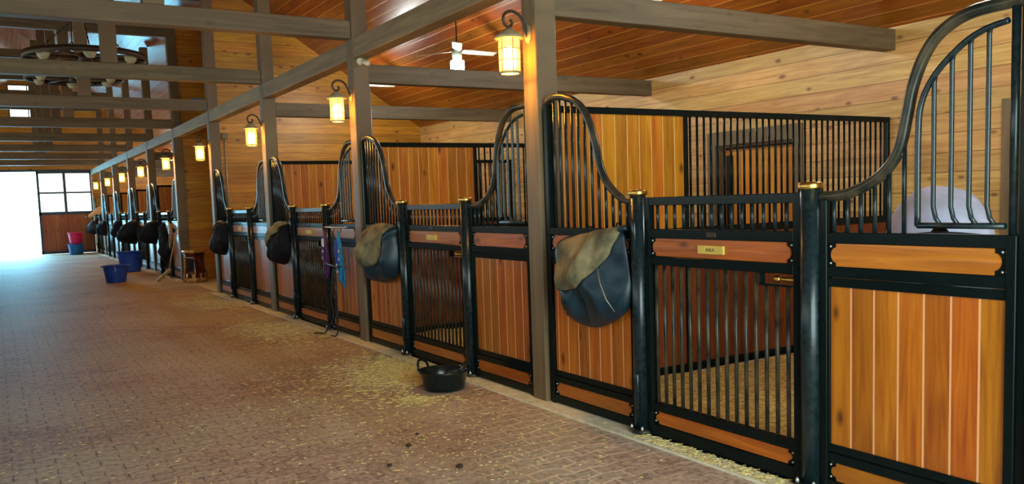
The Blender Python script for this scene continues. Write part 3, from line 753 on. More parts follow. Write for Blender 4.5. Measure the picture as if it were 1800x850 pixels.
# ---------------------------------------------------------------- hanging bags
def sack(outline, t_out, seed, back=-0.025, rings=11, seg=72, wr=0.042, low=0.5, over=None, fronts=None):
    """closed cloth body: outline in (y, z), back lies against the stall front, front bulges out along -x"""
    n = len(outline); cy = sum(p[0] for p in outline)/n; cz = sum(p[1] for p in outline)/n
    zs = [p[1] for p in outline]; z0, z1 = min(zs), max(zs)
    P = outline + [outline[0]]
    # resample the outline
    dense = []
    C = []
    for i in range(n):
        p0, p1, p2, p3 = outline[i-1], outline[i], outline[(i+1) % n], outline[(i+2) % n]
        for k in range(6):
            t = k/6
            C.append(tuple(0.5*((2*b) + (-a+c)*t + (2*a-5*b+4*c-d)*t*t + (-a+3*b-3*c+d)*t**3) for a, b, c, d in zip(p0, p1, p2, p3)))
    Ls = [0]
    for i in range(len(C)): Ls.append(Ls[-1] + math.dist(C[i], C[(i+1) % len(C)]))
    for k in range(seg):
        s = Ls[-1]*k/seg; i = max(j for j in range(len(C)) if Ls[j] <= s)
        u = (s-Ls[i])/max(1e-9, Ls[i+1]-Ls[i]); a, b = C[i], C[(i+1) % len(C)]
        dense.append((a[0]+(b[0]-a[0])*u, a[1]+(b[1]-a[1])*u))
    mb = MB(); vs = []
    def X(r, y, z, side):
        h = 1 - low*((z-z0)/(z1-z0))
        e = (1-r**2.4)**0.6 if r < 1 else 0
        w = mnoise.noise(Vector((y*5+seed, z*3.2, seed*1.7)))*wr*2.2 + mnoise.noise(Vector((y*13+seed, z*6, seed)))*wr*0.9
        f = -(max(0.0, 1-abs(mnoise.noise(Vector((y*6+seed*2+z*1.5, z*2.0-y*2, seed))))*3.2)**2) * wr*0.55
        bk = back if over is None else min(back, over(y, z) - 0.006)
        if side: return bk - 0.004*e
        return bk - 0.012 - e*(t_out*h) + (w + f)*e**0.4
    def front(y, z):
        a = math.atan2(z-cz, y-cy); rr = math.hypot(y-cy, z-cz)
        best = min(dense, key=lambda p: abs((math.atan2(p[1]-cz, p[0]-cy)-a+PI) % (2*PI)-PI))
        return X(min(1.0, rr/max(1e-6, math.hypot(best[0]-cy, best[1]-cz))), y, z, 0)
    if fronts is not None: fronts.append(front)
    for side in (0, 1):
        b0 = len(vs); vs.append((X(0, cy, cz, side), cy, cz))
        for i in range(1, rings+1):
            r = i/rings
            for (y, z) in dense:
                yy = cy+(y-cy)*r; zz = cz+(z-cz)*r; vs.append((X(r, yy, zz, side), yy, zz))
    fs = []
    M = 1 + rings*seg
    for side in (0, 1):
        b = side*M
        for k in range(seg): fs.append((b, b+1+k, b+1+(k+1) % seg))
        for i in range(rings-1):
            for k in range(seg):
                a0 = b+1+i*seg+k; a1 = b+1+i*seg+(k+1) % seg
                fs.append((a0, a0+seg, a1+seg, a1))
    for k in range(seg):
        a = 1+(rings-1)*seg+k; a2 = 1+(rings-1)*seg+(k+1) % seg
        fs.append((a, a+M, a2+M, a2))
    mb.add(vs, fs, True); return mb
def bag(loc_y, body, flap, tb, tf, label, seed, mat=M_navy, fmat=M_olive, hooks=(), fback=None):
    r = thing('blanket_bag', (0, loc_y, 0), label, 'bag', 'bags hanging on the stall fronts')
    rel = lambda L_: [(a-loc_y, b) for a, b in L_]
    fr = []; sack(rel(body), tb, seed, fronts=fr).build('bag_body', mat, r)
    if flap: sack(rel(flap), tf, seed+5, back=-0.03, wr=0.014, low=0.2, over=fr[0]).build('flap', fmat, r)
    for hy, hz in hooks:
        MB().tube([(-0.02, hy-loc_y, hz+0.03), (-0.045, hy-loc_y, hz+0.035), (-0.055, hy-loc_y, hz), (-0.04, hy-loc_y, hz-0.02)], 0.006, 6).build('hanging_clip', M_steel, r)
    return r
B1 = [(-0.937, 1.325), (-0.995, 1.236), (-1.02, 1.104), (-1.045, 0.963), (-1.026, 0.848), (-0.994, 0.797), (-0.883, 0.727), (-0.702, 0.66), (-0.549, 0.651), (-0.372, 0.685), (-0.319, 0.743), (-0.314, 0.872), (-0.234, 0.95), (-0.188, 1.107), (-0.243, 1.237), (-0.579, 1.305)]
F1 = [(-0.961, 1.335), (-0.915, 1.200), (-0.852, 1.100), (-0.734, 0.990), (-0.631, 0.930), (-0.346, 0.895), (-0.31, 0.916), (-0.283, 1.113), (-0.345, 1.231), (-0.561, 1.290), (-0.782, 1.330)]
b1 = bag(-0.62, B1, F1, 0.15, 0.05, 'navy nylon bag with a dusty olive flap on the nearest stall front', 1.3, hooks=((-0.62, 1.31), (-0.93, 1.335)), fback=-0.10)
MB().tube([(-0.150, -0.84+0.62, 1.08), (-0.172, -0.90+0.62, 0.98), (-0.165, -0.95+0.62, 0.88), (-0.125, -0.985+0.62, 0.80)], 0.0028, 6).build('piping', M_pipe, b1)
MB().tube([(-0.03, -0.93+0.62, 1.32), (-0.06, -0.98+0.62, 1.335), (-0.04, -1.03+0.62, 1.34)], 0.02, 8).build('strap_end', M_navy, b1)
B3 = [(3.35, 1.30), (2.70, 1.325), (2.66, 1.194), (2.65, 0.966), (2.72, 0.80), (2.90, 0.735), (3.10, 0.722), (3.22, 0.78), (3.27, 0.91), (3.32, 1.05), (3.36, 1.18)]
F3 = [(3.32, 1.32), (2.72, 1.335), (2.76, 1.197), (2.88, 0.95), (3.08, 0.90), (3.28, 0.93), (3.34, 1.1)]
bag(3.0, B3, F3, 0.20, 0.05, 'dark bag with big dusty olive flap, between the second post and a gate', 2.7, mat=M_navy, fback=-0.16, hooks=((2.75, 1.31), (3.25, 1.31)))
B2 = [(6.82, 1.315), (6.46, 1.335), (6.36, 1.18), (6.36, 0.95), (6.46, 0.80), (6.66, 0.74), (6.86, 0.77), (6.96, 0.88), (7.0, 1.02), (6.93, 1.2)]
F2 = [(6.99, 1.33), (6.38, 1.345), (6.55, 1.24), (6.80, 1.05), (6.96, 0.95), (7.0, 1.1)]
bag(6.7, B2, F2, 0.23, 0.03, 'black bulging bag with narrow olive flap at the third post', 4.1, mat=M_black, fback=-0.08, hooks=((6.5, 1.32),))
def shift(Lp, dy, sz=1.0): return [(a+dy, b) for a, b in Lp]
bag(10.36, shift(B2, 3.66), shift([(6.99, 1.34), (6.55, 1.345), (6.75, 1.28), (6.9, 1.15), (6.99, 1.1)], 3.66), 0.26, 0.03, 'black rounded bag on the last stall before the open bay', 5.2, mat=M_black, fback=-0.10, hooks=((10.2, 1.32),))
bag(17.9, shift(B2, 11.2), None, 0.52, 0, 'large round black bag right behind the leaning broom', 6.6, mat=M_black, hooks=((17.7, 1.32),))
bag(21.5, [(21.9, 1.20), (21.5, 1.36), (21.1, 1.28), (21.05, 0.95), (21.2, 0.75), (21.5, 0.64), (21.85, 0.78), (22.0, 0.95)], None, 0.60, 0, 'pointed black bag jutting out above the larger blue tub', 7.4, mat=M_black, hooks=((21.5, 1.33),))
bag(25.3, shift(B2, 18.6), None, 0.28, 0, 'small black bag on the third stall from the far door', 8.4, mat=M_black, hooks=((25.3, 1.32),))
bag(29.0, shift(B2, 22.35), None, 0.34, 0, 'small black bag on the second stall from the far door', 9.4, mat=M_black, hooks=((29.0, 1.32),))
bag(32.8, shift(B2, 26.1), None, 0.42, 0, 'blue-grey bag on the farthest stall, beside the far door', 10.4, mat=M_navy, hooks=((32.8, 1.32),))

# ---------------------------------------------------------------- halters, bridle, rack near the second stall
rk = thing('halter_rack', (0, 4.41, 0), 'steel bar rack with hooks holding the purple and blue halters', 'rack')
MB().tube([(-0.075, -0.32, 1.292), (-0.075, 0.33, 1.292)], 0.007, 8).build('rail', M_bolt, rk)
for dy in (-0.30, 0.31): MB().tube([(-0.005, dy, 1.30), (-0.075, dy, 1.292)], 0.006, 6).build('bracket', M_bolt, rk)
for dy in (-0.24, 0.0, 0.22): MB().tube([(-0.075, dy, 1.29), (-0.078, dy, 1.25), (-0.095, dy, 1.235), (-0.11, dy, 1.25)], 0.005, 6).build('hook', M_steel, rk)
def loops(root, y, zt, zb, w, mat, n, seed, x=-0.10, th=0.010, name='strap'):
    q = random.Random(seed)
    for j in range(n):
        zz = zb + (zt-zb)*q.uniform(0, 0.45) if j else zb
        ww = w*q.uniform(0.45, 1.0); dx = q.uniform(-0.03, 0.03); oy = q.uniform(-0.35, 0.35)*w
        P = []
        for k in range(20):
            a = 2*PI*k/20; c, s = math.cos(a), math.sin(a)
            h = (1-c)/2                                     # 0 at top
            P.append((x+dx*h, y + oy*h + ww/2*s*(0.35+0.65*math.sin(h*PI/2)), zt - (zt-zz)*h))
        MB().tube(P, th, 6, closed=True).build(name, mat, root)
pu = thing('halter', (0, 4.63, 0), 'purple webbing halter hanging left of the turquoise one', 'halter', 'halters on the rack')
loops(pu, 0.02, 1.25, 0.68, 0.16, M_purple, 5, 3, x=-0.11, th=0.013)
for dz, dy in ((1.0, 0.05), (0.86, -0.06), (1.12, 0.06), (0.92, 0.07)): MB().tube([(-0.135, dy+0.016*math.cos(2*PI*k/12), dz+0.016*math.sin(2*PI*k/12)) for k in range(12)], 0.005, 5, closed=True).build('metal_ring', M_bolt, pu)
MB().box(-0.15, -0.135, -0.02, 0.04, 1.06, 1.16, .004).build('sheepskin_pad', M_white, pu)
bl = thing('halter', (0, 4.17, 0), 'turquoise and blue halter with lead rope at the right end of the rack', 'halter', 'halters on the rack')
loops(bl, 0.0, 1.25, 0.60, 0.17, M_cyan, 5, 8, x=-0.11, th=0.013)
loops(bl, 0.05, 1.15, 0.86, 0.10, M_royal, 2, 12, x=-0.13, th=0.013, name='crown_strap')
for dz, dy in ((0.86, 0.03), (0.93, -0.05), (0.78, 0.01), (1.02, -0.06)): MB().tube([(-0.14, dy+0.017*math.cos(2*PI*k/12), dz+0.017*math.sin(2*PI*k/12)) for k in range(12)], 0.006, 5, closed=True).build('metal_ring', M_bolt, bl)
br = thing('bridle', (0, 4.40, 0), 'dark leather bridle with reins trailing to the floor between the halters', 'bridle')
loops(br, 0.0, 1.24, 0.80, 0.12, M_leather, 3, 5, x=-0.10, th=0.009)
P = catmull([(-0.10, 0.0, 0.85), (-0.11, 0.05, 0.62), (-0.11, -0.05, 0.45), (-0.10, 0.06, 0.30), (-0.10, 0.14, 0.16), (-0.12, 0.03, 0.10), (-0.12, -0.08, 0.18), (-0.11, -0.06, 0.34), (-0.11, 0.05, 0.50), (-0.10, 0.0, 0.70), (-0.10, -0.02, 0.86)], 5)
MB().tube(P, 0.010, 6).build('reins', M_leather, br)
P = catmull([(-0.10, 0.04, 0.80), (-0.12, 0.10, 0.45), (-0.13, 0.02, 0.25), (-0.15, 0.10, 0.12), (-0.20, 0.16, 0.03), (-0.24, 0.22, 0.022), (-0.30, 0.26, 0.022)], 5)
MB().tube(P, 0.009, 6).build('lead_rope', M_leather, br)
P = catmull([(-0.10, -0.02, 0.80), (-0.12, -0.10, 0.5), (-0.12, -0.04, 0.3), (-0.13, -0.10, 0.1), (-0.17, -0.14, 0.022), (-0.20, -0.05, 0.022)], 5)
MB().tube(P, 0.008, 6).build('lead_rope', M_leather, br)
MB().tube([(-0.13, 0.24, 0.86), (-0.13, -0.10, 0.84), (-0.13, -0.30, 0.84)], [0.014, 0.010, 0.014], 8).build('bit', M_iron, br)
# stuff hanging at the first stall past the stump
t = thing('bridle', (0, 15.15, 0), 'tan leather straps and white rope hanging on the panel behind the broom', 'bridle')
loops(t, 0.0, 1.28, 0.72, 0.22, M_tan, 4, 15, x=-0.12, th=0.013); loops(t, 0.1, 1.30, 1.05, 0.2, M_white, 2, 16, x=-0.14, th=0.016, name='rope')
MB().tube([(-0.0, 0, 1.30), (-0.10, 0, 1.30), (-0.13, 0, 1.27), (-0.14, 0, 1.31)], 0.008, 6).build('hook', M_steel, t)
t = thing('blanket', (0, 16.3, 0), 'long dark navy blanket hanging on the gate behind the broom', 'blanket')
MB().tube([(0.0, 0, 1.31), (-0.07, 0, 1.31), (-0.12, 0, 1.27), (-0.14, 0, 1.20)], 0.008, 6).build('hook', M_steel, t)
sack([(0.25, 1.20), (-0.25, 1.28), (-0.28, 0.9), (-0.26, 0.42), (0.22, 0.38), (0.27, 0.8)], 0.10, 3.9, back=-0.075, low=0.1).build('folded_cloth', M_black, t)

# ---------------------------------------------------------------- things on the aisle floor
def open_tub(root, r0, r1, h, mat, lip=0.018, rings=(), wall=0.008, zbase=0.0):
    prof = [(0.0001, zbase), (r0-0.01, zbase), (r0, zbase+0.01)]
    for k in range(1, 9):
        tt = k/8; z = zbase + h*tt; r = r0+(r1-r0)*tt
        prof.append((r, z))
    prof += [(r1+lip, zbase+h-0.004), (r1+lip+0.004, zbase+h+0.006), (r1+lip, zbase+h+0.014), (r1, zbase+h+0.012), (r1-wall, zbase+h+0.004)]
    for k in range(7, -1, -1):
        tt = k/8; prof.append((r0+(r1-r0)*tt-wall, max(zbase+h*tt, zbase+0.012)))
    prof.append((0.0001, zbase+0.012))
    b = MB().lathe(prof, 0, 0, 36).build('tub_body', mat, root)
    for (z, g) in rings:
        rr = r0+(r1-r0)*(z/h)
        MB().lathe([(rr-0.002, zbase+z), (rr+g, zbase+z+0.004), (rr+g, zbase+z+0.016), (rr-0.002, zbase+z+0.02)], 0, 0, 36).build('rim_band', mat, root)
    return b
pan = thing('feed_pan', (-0.415, 0.95, 0.0), 'black rubber feed pan with loop handles on the brick floor', 'feed pan')
MB().lathe([(0.0001, 0.0), (0.165, 0.0), (0.180, 0.008), (0.192, 0.05), (0.208, 0.13), (0.218, 0.150), (0.232, 0.156), (0.232, 0.164), (0.216, 0.166), (0.205, 0.155), (0.190, 0.09), (0.176, 0.028), (0.0001, 0.022)], 0, 0, 44).build('pan_bowl', M_rubber, pan)
for a in (2.15, 2.15+PI):
    P = []
    for k in range(11):
        u = -1+2*k/10; ang = a + 0.40*u
        ro_ = 0.226 + 0.02*(1-u*u); P.append((ro_*math.cos(ang), ro_*math.sin(ang), 0.155+0.078*math.sqrt(max(0, 1-u*u)) ))
    MB().tube(P, 0.0115, 8).build('handle', M_rubber, pan)
tb = thing('muck_tub', (-1.25, 15.72, 0), 'smaller royal blue plastic tub in the middle of the aisle', 'tub', 'blue tubs on the aisle')
open_tub(tb, 0.205, 0.262, 0.375, M_tub, 0.022)
MB().box(-0.31, -0.255, -0.05, 0.05, 0.355, 0.385, .008).build('grip', M_tub, tb); MB().box(0.255, 0.31, -0.05, 0.05, 0.355, 0.385, .008).build('grip', M_tub, tb)
MB().tube([(-0.05, -0.275, 0.36), (-0.03, -0.285, 0.30), (-0.05, -0.275, 0.24)], 0.007, 6).build('rope_handle', M_white, tb)
tb = thing('muck_tub', (-0.52, 19.1, 0), 'larger ribbed blue plastic tub behind the smaller one, near the stalls', 'tub', 'blue tubs on the aisle')
open_tub(tb, 0.245, 0.30, 0.53, M_tub, 0.02, rings=((0.36, 0.012), (0.42, 0.014), (0.47, 0.014)))
for s in (-1, 1): MB().tube([(-0.05*1, s*0.30, 0.47), (-0.02, s*0.335, 0.43), (0.05, s*0.33, 0.43), (0.07, s*0.30, 0.47)], 0.009, 6).build('rope_handle', M_tub, tb)
tb = thing('bucket', (-0.84, 32.1, 0), 'light blue bucket under the pink one by the far door', 'bucket', 'stacked buckets by the far door')
open_tub(tb, 0.24, 0.285, 0.40, M_tublight, 0.02)
tb = thing('bucket', (-0.84, 32.1, 0.418), 'bright pink bucket stacked on the light blue one by the far door', 'bucket', 'stacked buckets by the far door')
open_tub(tb, 0.20, 0.255, 0.43, M_pink, 0.02)
for s in (-1, 1): MB().box(s*0.25, s*0.30, -0.04, 0.04, 0.40, 0.425, .006).build('grip', M_pink, tb)

pan.scale = (0.93, 0.93, 1.0)
# push broom leaning on the fifth post
bm_ = thing('push_broom', (-0.42, 14.5, 0), 'yellow-bristled push broom leaning against the fifth timber post', 'broom')
A = Vector((-0.16, 0.02, 0.055)); B = Vector((0.13, 0.02, 0.30)); d = (B-A).normalized(); nn = Vector((0, 1, 0)); dn = d.cross(nn)
def obox(mb, a, b, n1, w, n2, h0, h1):
    vs = []
    for p in (a, b):
        for s in (-1, 1):
            for hh in (h0, h1): vs.append(p + n1*(s*w) + n2*hh)
    mb.add(vs, [(0,1,3,2),(4,6,7,5),(0,2,6,4),(1,5,7,3),(0,4,5,1),(2,3,7,6)])
    return mb
obox(MB(), A, B, nn, 0.035, dn, -0.012, 0.016).build('broom_block', M_broomw, bm_)
bs = MB(); q = random.Random(4)
for i in range(26):
    for j in range(4):
        p = A + (B-A)*((i+.5)/26) + nn*((j-1.5)*0.017)
        s = dn if dn.z < 0 else -dn
        bs.tube([p + s*0.010, p + s*0.045 + Vector((q.uniform(-.008, .008), q.uniform(-.008, .008), 0))], [0.006, 0.009], 5)
bs.build('bristles', M_bristle, bm_)
MB().tube([A.lerp(B, 0.93), Vector((0.14, 0.03, 0.42)), Vector((0.355, 0.10, 1.19))], 0.013, 10).build('broom_handle', M_broomw, bm_)

# polished log stump
lg = thing('log_stump', (0.165, 14.16, 0), 'polished hollow log stump with pale rim beside the open bay wall', 'log stump')
def wob(a, z): return 1 + 0.06*math.sin(3*a+1) + 0.04*math.sin(7*a+z*3) + 0.02*math.sin(13*a)
MB().lathe([(0.0001, 0.10), (0.24, 0.10), (0.225, 0.2), (0.215, 0.35), (0.212, 0.5), (0.225, 0.64), (0.0001, 0.64)], 0, 0, 48, wob).build('trunk', M_log, lg)
MB().lathe([(0.0001, 0.0), (0.236, 0.0), (0.240, 0.05), (0.235, 0.12), (0.226, 0.20), (0.0001, 0.20)], 0, 0, 48, lambda a, z: wob(a, z)*(1+0.03*math.sin(9*a))).build('root_flare', M_logedge, lg)
MB().lathe([(0.0001, 0.64), (0.236, 0.64), (0.246, 0.655), (0.244, 0.69), (0.23, 0.70), (0.0001, 0.70)], 0, 0, 48, wob).build('seat_top', M_logedge, lg)
hl = MB(); hl.ball((0, 0, 0), 0.13, 18, 12, 1.35)
h_ = hl.build('carved_hollow', M_dark, lg); h_.location = (-0.06, -0.145, 0.36); h_.scale = (1, 0.62, 1)
h_['label'] = 'dark carved hollow'
for a0 in (3.0, 6.05):
    MB().tube([(0.195*math.cos(a0)*wob(a0, z), 0.195*math.sin(a0)*wob(a0, z), z) for z in (0.15, 0.25, 0.35, 0.45, 0.55, 0.65)], 0.034, 8).build('pale_edge', M_logedge, lg)

# ---------------------------------------------------------------- far doorway: sliding door leaf
dr = thing('door_5', (0, YF-0.12, 0), None, None); dr['kind'] = 'structure'
f = MB(); x0, x1 = -1.975, -0.02
f.box(x0, x0+0.085, 0, 0.06, 0.02, 3.30).box(x1-0.06, x1, 0, 0.06, 0.02, 3.30).box(x0, x1, 0, 0.06, 3.22, 3.30).box(x0, x1, 0, 0.06, 1.58, 1.70).box(x0, x1, 0, 0.06, 0.02, 0.12)
f.box((x0+x1)/2-0.05, (x0+x1)/2+0.05, 0, 0.06, 1.70, 3.22).box(x0, x1, 0.005, 0.055, 2.42, 2.49)
f.build('door_frame', M_tealframe, dr)
MB().box(x0+.085, x1-.06, 0.02, 0.045, 0.12, 1.58).build('door_boards', M_fardoor, dr)
for a, b_ in ((x0+.085, (x0+x1)/2-.05), ((x0+x1)/2+.05, x1-.06)):
    for c_, d_ in ((1.70, 2.42), (2.49, 3.22)): MB().box(a, b_, 0.028, 0.034, c_, d_).build('glass_pane', M_glass, dr)
tag(MB().box(-4.05, 0.0, YF-0.04, YF, 3.30, 3.38).build('trim_30', M_tealframe), kind='structure')

# ---------------------------------------------------------------- horses
def loft(rings, mb=None, n=20, capped=True):
    """rings: (centre, right-vector, up-vector, half width, half height) -> closed skin"""
    mb = mb or MB(); base = len(mb.v)
    for (c, r, u, w, h) in rings:
        c = Vector(c); r = Vector(r).normalized(); u = Vector(u).normalized()
        for k in range(n):
            a = 2*PI*k/n; mb.v.append(tuple(c + r*w*math.cos(a) + u*h*math.sin(a)))
    for i in range(len(rings)-1):
        for k in range(n):
            mb.f.append([base+i*n+k, base+i*n+(k+1) % n, base+(i+1)*n+(k+1) % n, base+(i+1)*n+k]); mb.sm.append(True)
    if capped:
        mb.f.append([base+k for k in range(n)]); mb.sm.append(True); mb.f.append([base+(len(rings)-1)*n+k for k in range(n)]); mb.sm.append(True)
    return mb
def horse_body(root, mat):
    # one continuous skin: nose end along +x, croup at x=0; head lowered to the floor
    V = [(0.15, 0, 1.18), (0.0, 0, 1.20), (0.45, 0, 1.14), (0.85, 0, 1.12), (1.2, 0, 1.16), (1.5, 0, 1.15), (1.75, 0, 0.95), (1.95, 0, 0.68), (2.02, 0, 0.45), (1.98, 0, 0.22)]
    Rr = [(.22, .28), (.18, .22), (.23, .29), (.24, .31), (.20, .28), (.17, .22), (.13, .18), (.10, .13), (.085, .115), (.06, .065)]
    E = [(0, 1), (0, 2), (2, 3), (3, 4), (4, 5), (5, 6), (6, 7), (7, 8), (8, 9)]
    def leg(at, y, x, front):
        base = len(V)
        if front: pts = [((x, y, 0.92), .12), ((x-0.02, y, 0.66), .075), ((x, y, 0.42), .05), ((x, y, 0.17), .036), ((x+0.02, y, 0.08), .045), ((x+0.04, y, 0.03), .055)]
        else: pts = [((x+0.05, y, 0.95), .17), ((x+0.10, y, 0.74), .11), ((x-0.08, y, 0.50), .06), ((x-0.05, y, 0.20), .038), ((x-0.02, y, 0.09), .045), ((x, y, 0.035), .055)]
        for p, r in pts: V.append(p); Rr.append((r, r))
        E.append((at, base))
        for k in range(len(pts)-1): E.append((base+k, base+k+1))
    leg(0, 0.15, 0.05, False); leg(0, -0.15, 0.10, False); leg(4, 0.14, 1.22, True); leg(4, -0.14, 1.30, True)
    me = bpy.data.meshes.new('horse_body'); me.from_pydata(V, E, []); me.materials.append(mat)
    o = bpy.data.objects.new('horse_body', me); col.objects.link(o); o.parent = root
    sk = o.modifiers.new('skin', 'SKIN'); sk.use_smooth_shade = True
    for i, r in enumerate(Rr): me.skin_vertices[0].data[i].radius = r
    me.skin_vertices[0].data[0].use_root = True
    sb = o.modifiers.new('sub', 'SUBSURF'); sb.levels = 2; sb.render_levels = 2
    return o
hs = thing('horse', (1.0, -2.49, 0.04), 'horse under a grey-lavender rug, rump toward the bars of the nearest stall', 'horse', None, math.atan2(0.54, 0.84))
horse_body(hs, M_bay)
# rug: a shell hanging over back and flanks
rg = MB(); secs = [(-0.16, .09, 1.28, .62), (-0.12, .20, 1.38, .70), (-0.02, .255, 1.455, .74), (0.12, .28, 1.495, .76), (0.35, .285, 1.48, .78), (0.65, .29, 1.45, .78), (0.95, .285, 1.45, .78), (1.2, .27, 1.48, .76), (1.38, .22, 1.48, .70)]
nk = 26; vs = []
for (x, w, top, bot) in secs:
    for k in range(nk+1):
        a = PI*k/nk; c = math.cos(a); s = math.sin(a)
        # upper part elliptical, sides hang straight
        y = w*(abs(c)**0.85)*(1 if c > 0 else -1); z = (top-0.36) + 0.36*s
        z = z if k not in (0, nk) else bot
        if 0 < k < nk and s < 0.12: z = top-0.36
        y += 0.008*math.sin(x*17+k*0.6)
        vs.append((x, y*(1.05 if z < 1.1 else 1), z + 0.006*math.sin(x*23+k)))
fs = [(i*(nk+1)+k, i*(nk+1)+k+1, (i+1)*(nk+1)+k+1, (i+1)*(nk+1)+k) for i in range(len(secs)-1) for k in range(nk)]
rg.add(vs, fs, True); ro = rg.build('horse_rug', M_rug, hs)
ro['label'] = 'grey-lavender rug over the back'
sm = ro.modifiers.new('thick', 'SOLIDIFY'); sm.thickness = 0.012; sm.offset = 1
sd = ro.modifiers.new('sub', 'SUBSURF'); sd.levels = 1; sd.render_levels = 2
P = [(-0.12, 0.205, 1.22), (-0.165, 0.09, 1.235), (-0.185, 0, 1.24), (-0.165, -0.09, 1.235), (-0.12, -0.205, 1.22)]
MB().tube(catmull(P, 5), 0.014, 8).build('rug_strap', M_rugtrim, ro)
MB().tube([(-0.17, 0, 1.20), (-0.24, 0.01, 1.08), (-0.23, 0.0, 0.8), (-0.19, 0.02, 0.5)], [0.03, 0.05, 0.05, 0.015], 10).build('tail', M_leather, hs)

hs2 = thing('horse', (0.55, 31.3, 0), 'golden horse with pale blaze looking out of the farthest stall', 'horse')
V = [(0.55, 0, 1.25), (1.1, 0, 1.2), (1.6, 0, 1.22), (0.3, 0, 1.45), (-0.02, 0, 1.66), (-0.28, 0, 1.78), (-0.46, 0, 1.76), (-0.62, -0.02, 1.66), (-0.80, -0.04, 1.54), (-0.93, -0.05, 1.46), (-0.985, -0.05, 1.43)]
Rr = [(.26, .30), (.29, .32), (.26, .30), (.17, .22), (.12, .17), (.095, .13), (.095, .12), (.09, .105), (.065, .075), (.058, .06), (.035, .04)]
E = [(0, 1), (1, 2), (0, 3), (3, 4), (4, 5), (5, 6), (6, 7), (7, 8), (8, 9), (9, 10)]
def leg2(at, x, y, fr):
    b = len(V)
    for z, r, dx in ((0.92, .12, 0), (0.68, .08, 0 if fr else -.02), (0.45, .05, 0 if fr else .12), (0.18, .036, 0 if fr else .08), (0.04, .055, 0)):
        V.append((x+dx, y, z)); Rr.append((r, r))
    E.append((at, b)); [E.append((b+k, b+k+1)) for k in range(4)]
leg2(0, 0.55, 0.14, 1); leg2(0, 0.6, -0.14, 1); leg2(2, 1.65, 0.15, 0); leg2(2, 1.6, -0.15, 0)
me = bpy.data.meshes.new('horse_body'); me.from_pydata(V, E, []); me.materials.append(M_palomino)
o = bpy.data.objects.new('horse_body', me); col.objects.link(o); o.parent = hs2
sk = o.modifiers.new('skin', 'SKIN'); sk.use_smooth_shade = True
for i, r in enumerate(Rr): me.skin_vertices[0].data[i].radius = r
me.skin_vertices[0].data[0].use_root = True
sb = o.modifiers.new('sub', 'SUBSURF'); sb.levels = 2; sb.render_levels = 2
for s in (-1, 1):
    MB().tube([(-0.30, s*0.05, 1.86), (-0.29, s*0.065, 1.93), (-0.30, s*0.06, 1.99)], [0.03, 0.026, 0.004], 8).build('ear', M_palomino, hs2)
    MB().ball((-0.55, s*0.088, 1.735), 0.018, 8, 6).build('eye', M_dark, hs2)
MB().tube([(-0.42, 0, 1.875), (-0.60, -0.02, 1.77), (-0.78, -0.04, 1.625), (-0.93, -0.05, 1.515)], [0.02, 0.034, 0.03, 0.02], 8).build('blaze', M_mane, hs2)
MB().tube([(-0.36, 0, 1.90), (-0.15, 0.02, 1.86), (0.05, 0.03, 1.76), (0.28, 0.03, 1.64)], [0.02, 0.05, 0.05, 0.04], 8).build('mane', M_mane, hs2)
MB().ball((-0.985, -0.05, 1.445), 0.058, 12, 8).build('muzzle', M_muzzle, hs2)

# ---------------------------------------------------------------- bedding, hay, droppings
bed = None
for n, (y0, y1, lab) in enumerate([(PY[0]+PW, PY[1], 'straw bedding on the floor of the nearest stall'), (PY[1]+PW, PY[2], 'straw bedding in the stall behind the rubber pan'),
        (PY[2]+PW, PY[3], 'straw bedding in the stall behind the halters'), (PY[3]+PW, PY[4], 'straw bedding in the last stall before the open bay')]):
    mb = MB(); nx, ny = 46, 38; vs = []
    for j in range(ny+1):
        for i in range(nx+1):
            x = 0.12 + (D-0.14)*i/nx; y = y0 + 0.02 + (y1-y0-0.04)*j/ny
            edge = min(1, (x-0.12)/0.25)
            vs.append((x, y, 0.008 + edge*(0.03 + 0.028*(mnoise.noise(Vector((x*3, y*3, n)))+0.4) + 0.012*mnoise.noise(Vector((x*11, y*11, n))))))
    mb.add(vs, [(j*(nx+1)+i, j*(nx+1)+i+1, (j+1)*(nx+1)+i+1, (j+1)*(nx+1)+i) for j in range(ny) for i in range(nx)], True)
    tag(mb.build('straw_bedding', M_bed), lab, 'bedding', None, 'stuff')
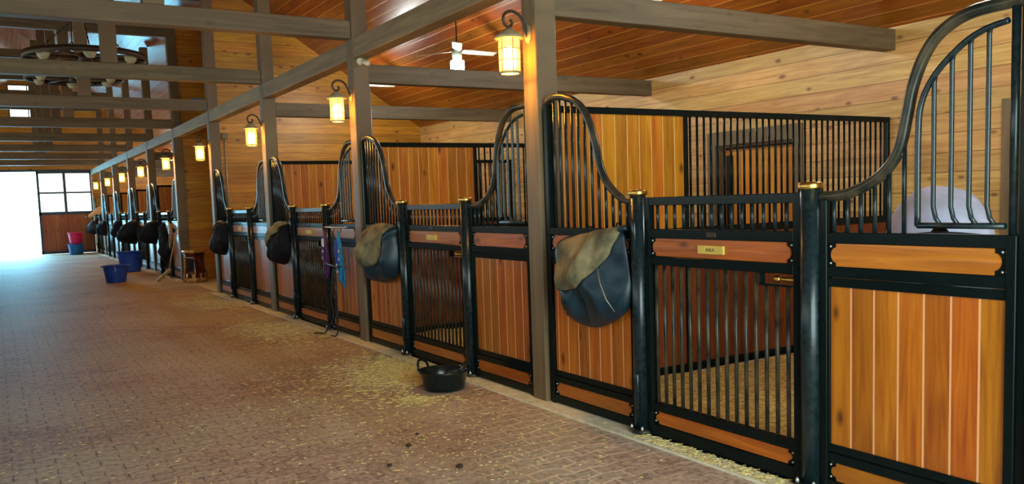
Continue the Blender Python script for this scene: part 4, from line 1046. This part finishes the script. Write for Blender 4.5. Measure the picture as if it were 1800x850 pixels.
def blades(mb, x, y, z, ln, q):
    a = q.uniform(0, PI); dx, dy = math.cos(a)*ln/2, math.sin(a)*ln/2; w = 0.0016
    nx_, ny_ = -math.sin(a)*w, math.cos(a)*w; tz = q.uniform(-.3, .3)*ln*0.3
    z1, z2 = z+max(0, tz), z+max(0, -tz)
    mb.add([(x-dx+nx_, y-dy+ny_, z1), (x-dx-nx_, y-dy-ny_, z1), (x-dx, y-dy, z1+0.003), (x+dx+nx_, y+dy+ny_, z2), (x+dx-nx_, y+dy-ny_, z2), (x+dx, y+dy, z2+0.003)],
           [(0,1,2),(3,5,4),(0,3,4,1),(1,4,5,2),(2,5,3,0)])
q = random.Random(11); mb = MB()
def patch(cx, cy, sx, sy, n, l0=0.02, l1=0.09):
    for _ in range(n):
        x = q.gauss(cx, sx); y = q.gauss(cy, sy)
        if x > -0.02 or x < -4.0 or math.hypot(x+0.415, y-0.95) < 0.27: continue
        blades(mb, x, y, 0.0135 if x > -0.155 else 0.001, q.uniform(l0, l1), q)
patch(-0.45, 1.75, 0.28, 0.45, 3000, 0.01, 0.055); patch(-0.30, 2.0, 0.12, 0.5, 1200, 0.01, 0.055); patch(-0.75, 0.75, 0.10, 0.10, 350, 0.01, 0.05); patch(-0.95, 1.4, 0.4, 0.7, 900, 0.008, 0.05)
patch(-0.55, 5.4, 0.30, 0.8, 1500, 0.02, 0.07); patch(-0.45, 9.2, 0.25, 0.8, 900, 0.02, 0.08); patch(-1.6, 0.4, 0.9, 1.3, 900, 0.005, 0.025); patch(-1.1, -0.7, 0.6, 0.5, 500, 0.005, 0.022); patch(-2.4, 1.2, 0.9, 1.2, 350, 0.005, 0.03)
for _ in range(420):
    blades(mb, q.uniform(-0.13, -0.01), q.uniform(-2.35, -1.15), 0.0135, q.uniform(0.01, 0.05), q)
tag(mb.build('loose_hay', M_hay), 'loose strands of hay scattered on the brick floor before the gates', 'hay', None, 'stuff')
for k, (x, y, s) in enumerate([(-1.36, -0.42, 0.020), (-1.20, -0.20, 0.013), (-1.62, -0.72, 0.016), (-1.30, -1.0, 0.022)]):
    d = MB().ball((0, 0, 0.6*s), s, 9, 6, 0.6).build('dropping', M_manure, None, (x, y, 0.0))
    tag(d, ['small dark clod on the bricks, second largest', 'smallest dark clod on the bricks, nearest the stalls', 'dark clod on the bricks, leftmost of the clods', 'largest dark clod, at the bottom edge of the bricks'][k], 'clod', 'dark clods on the brick floor')
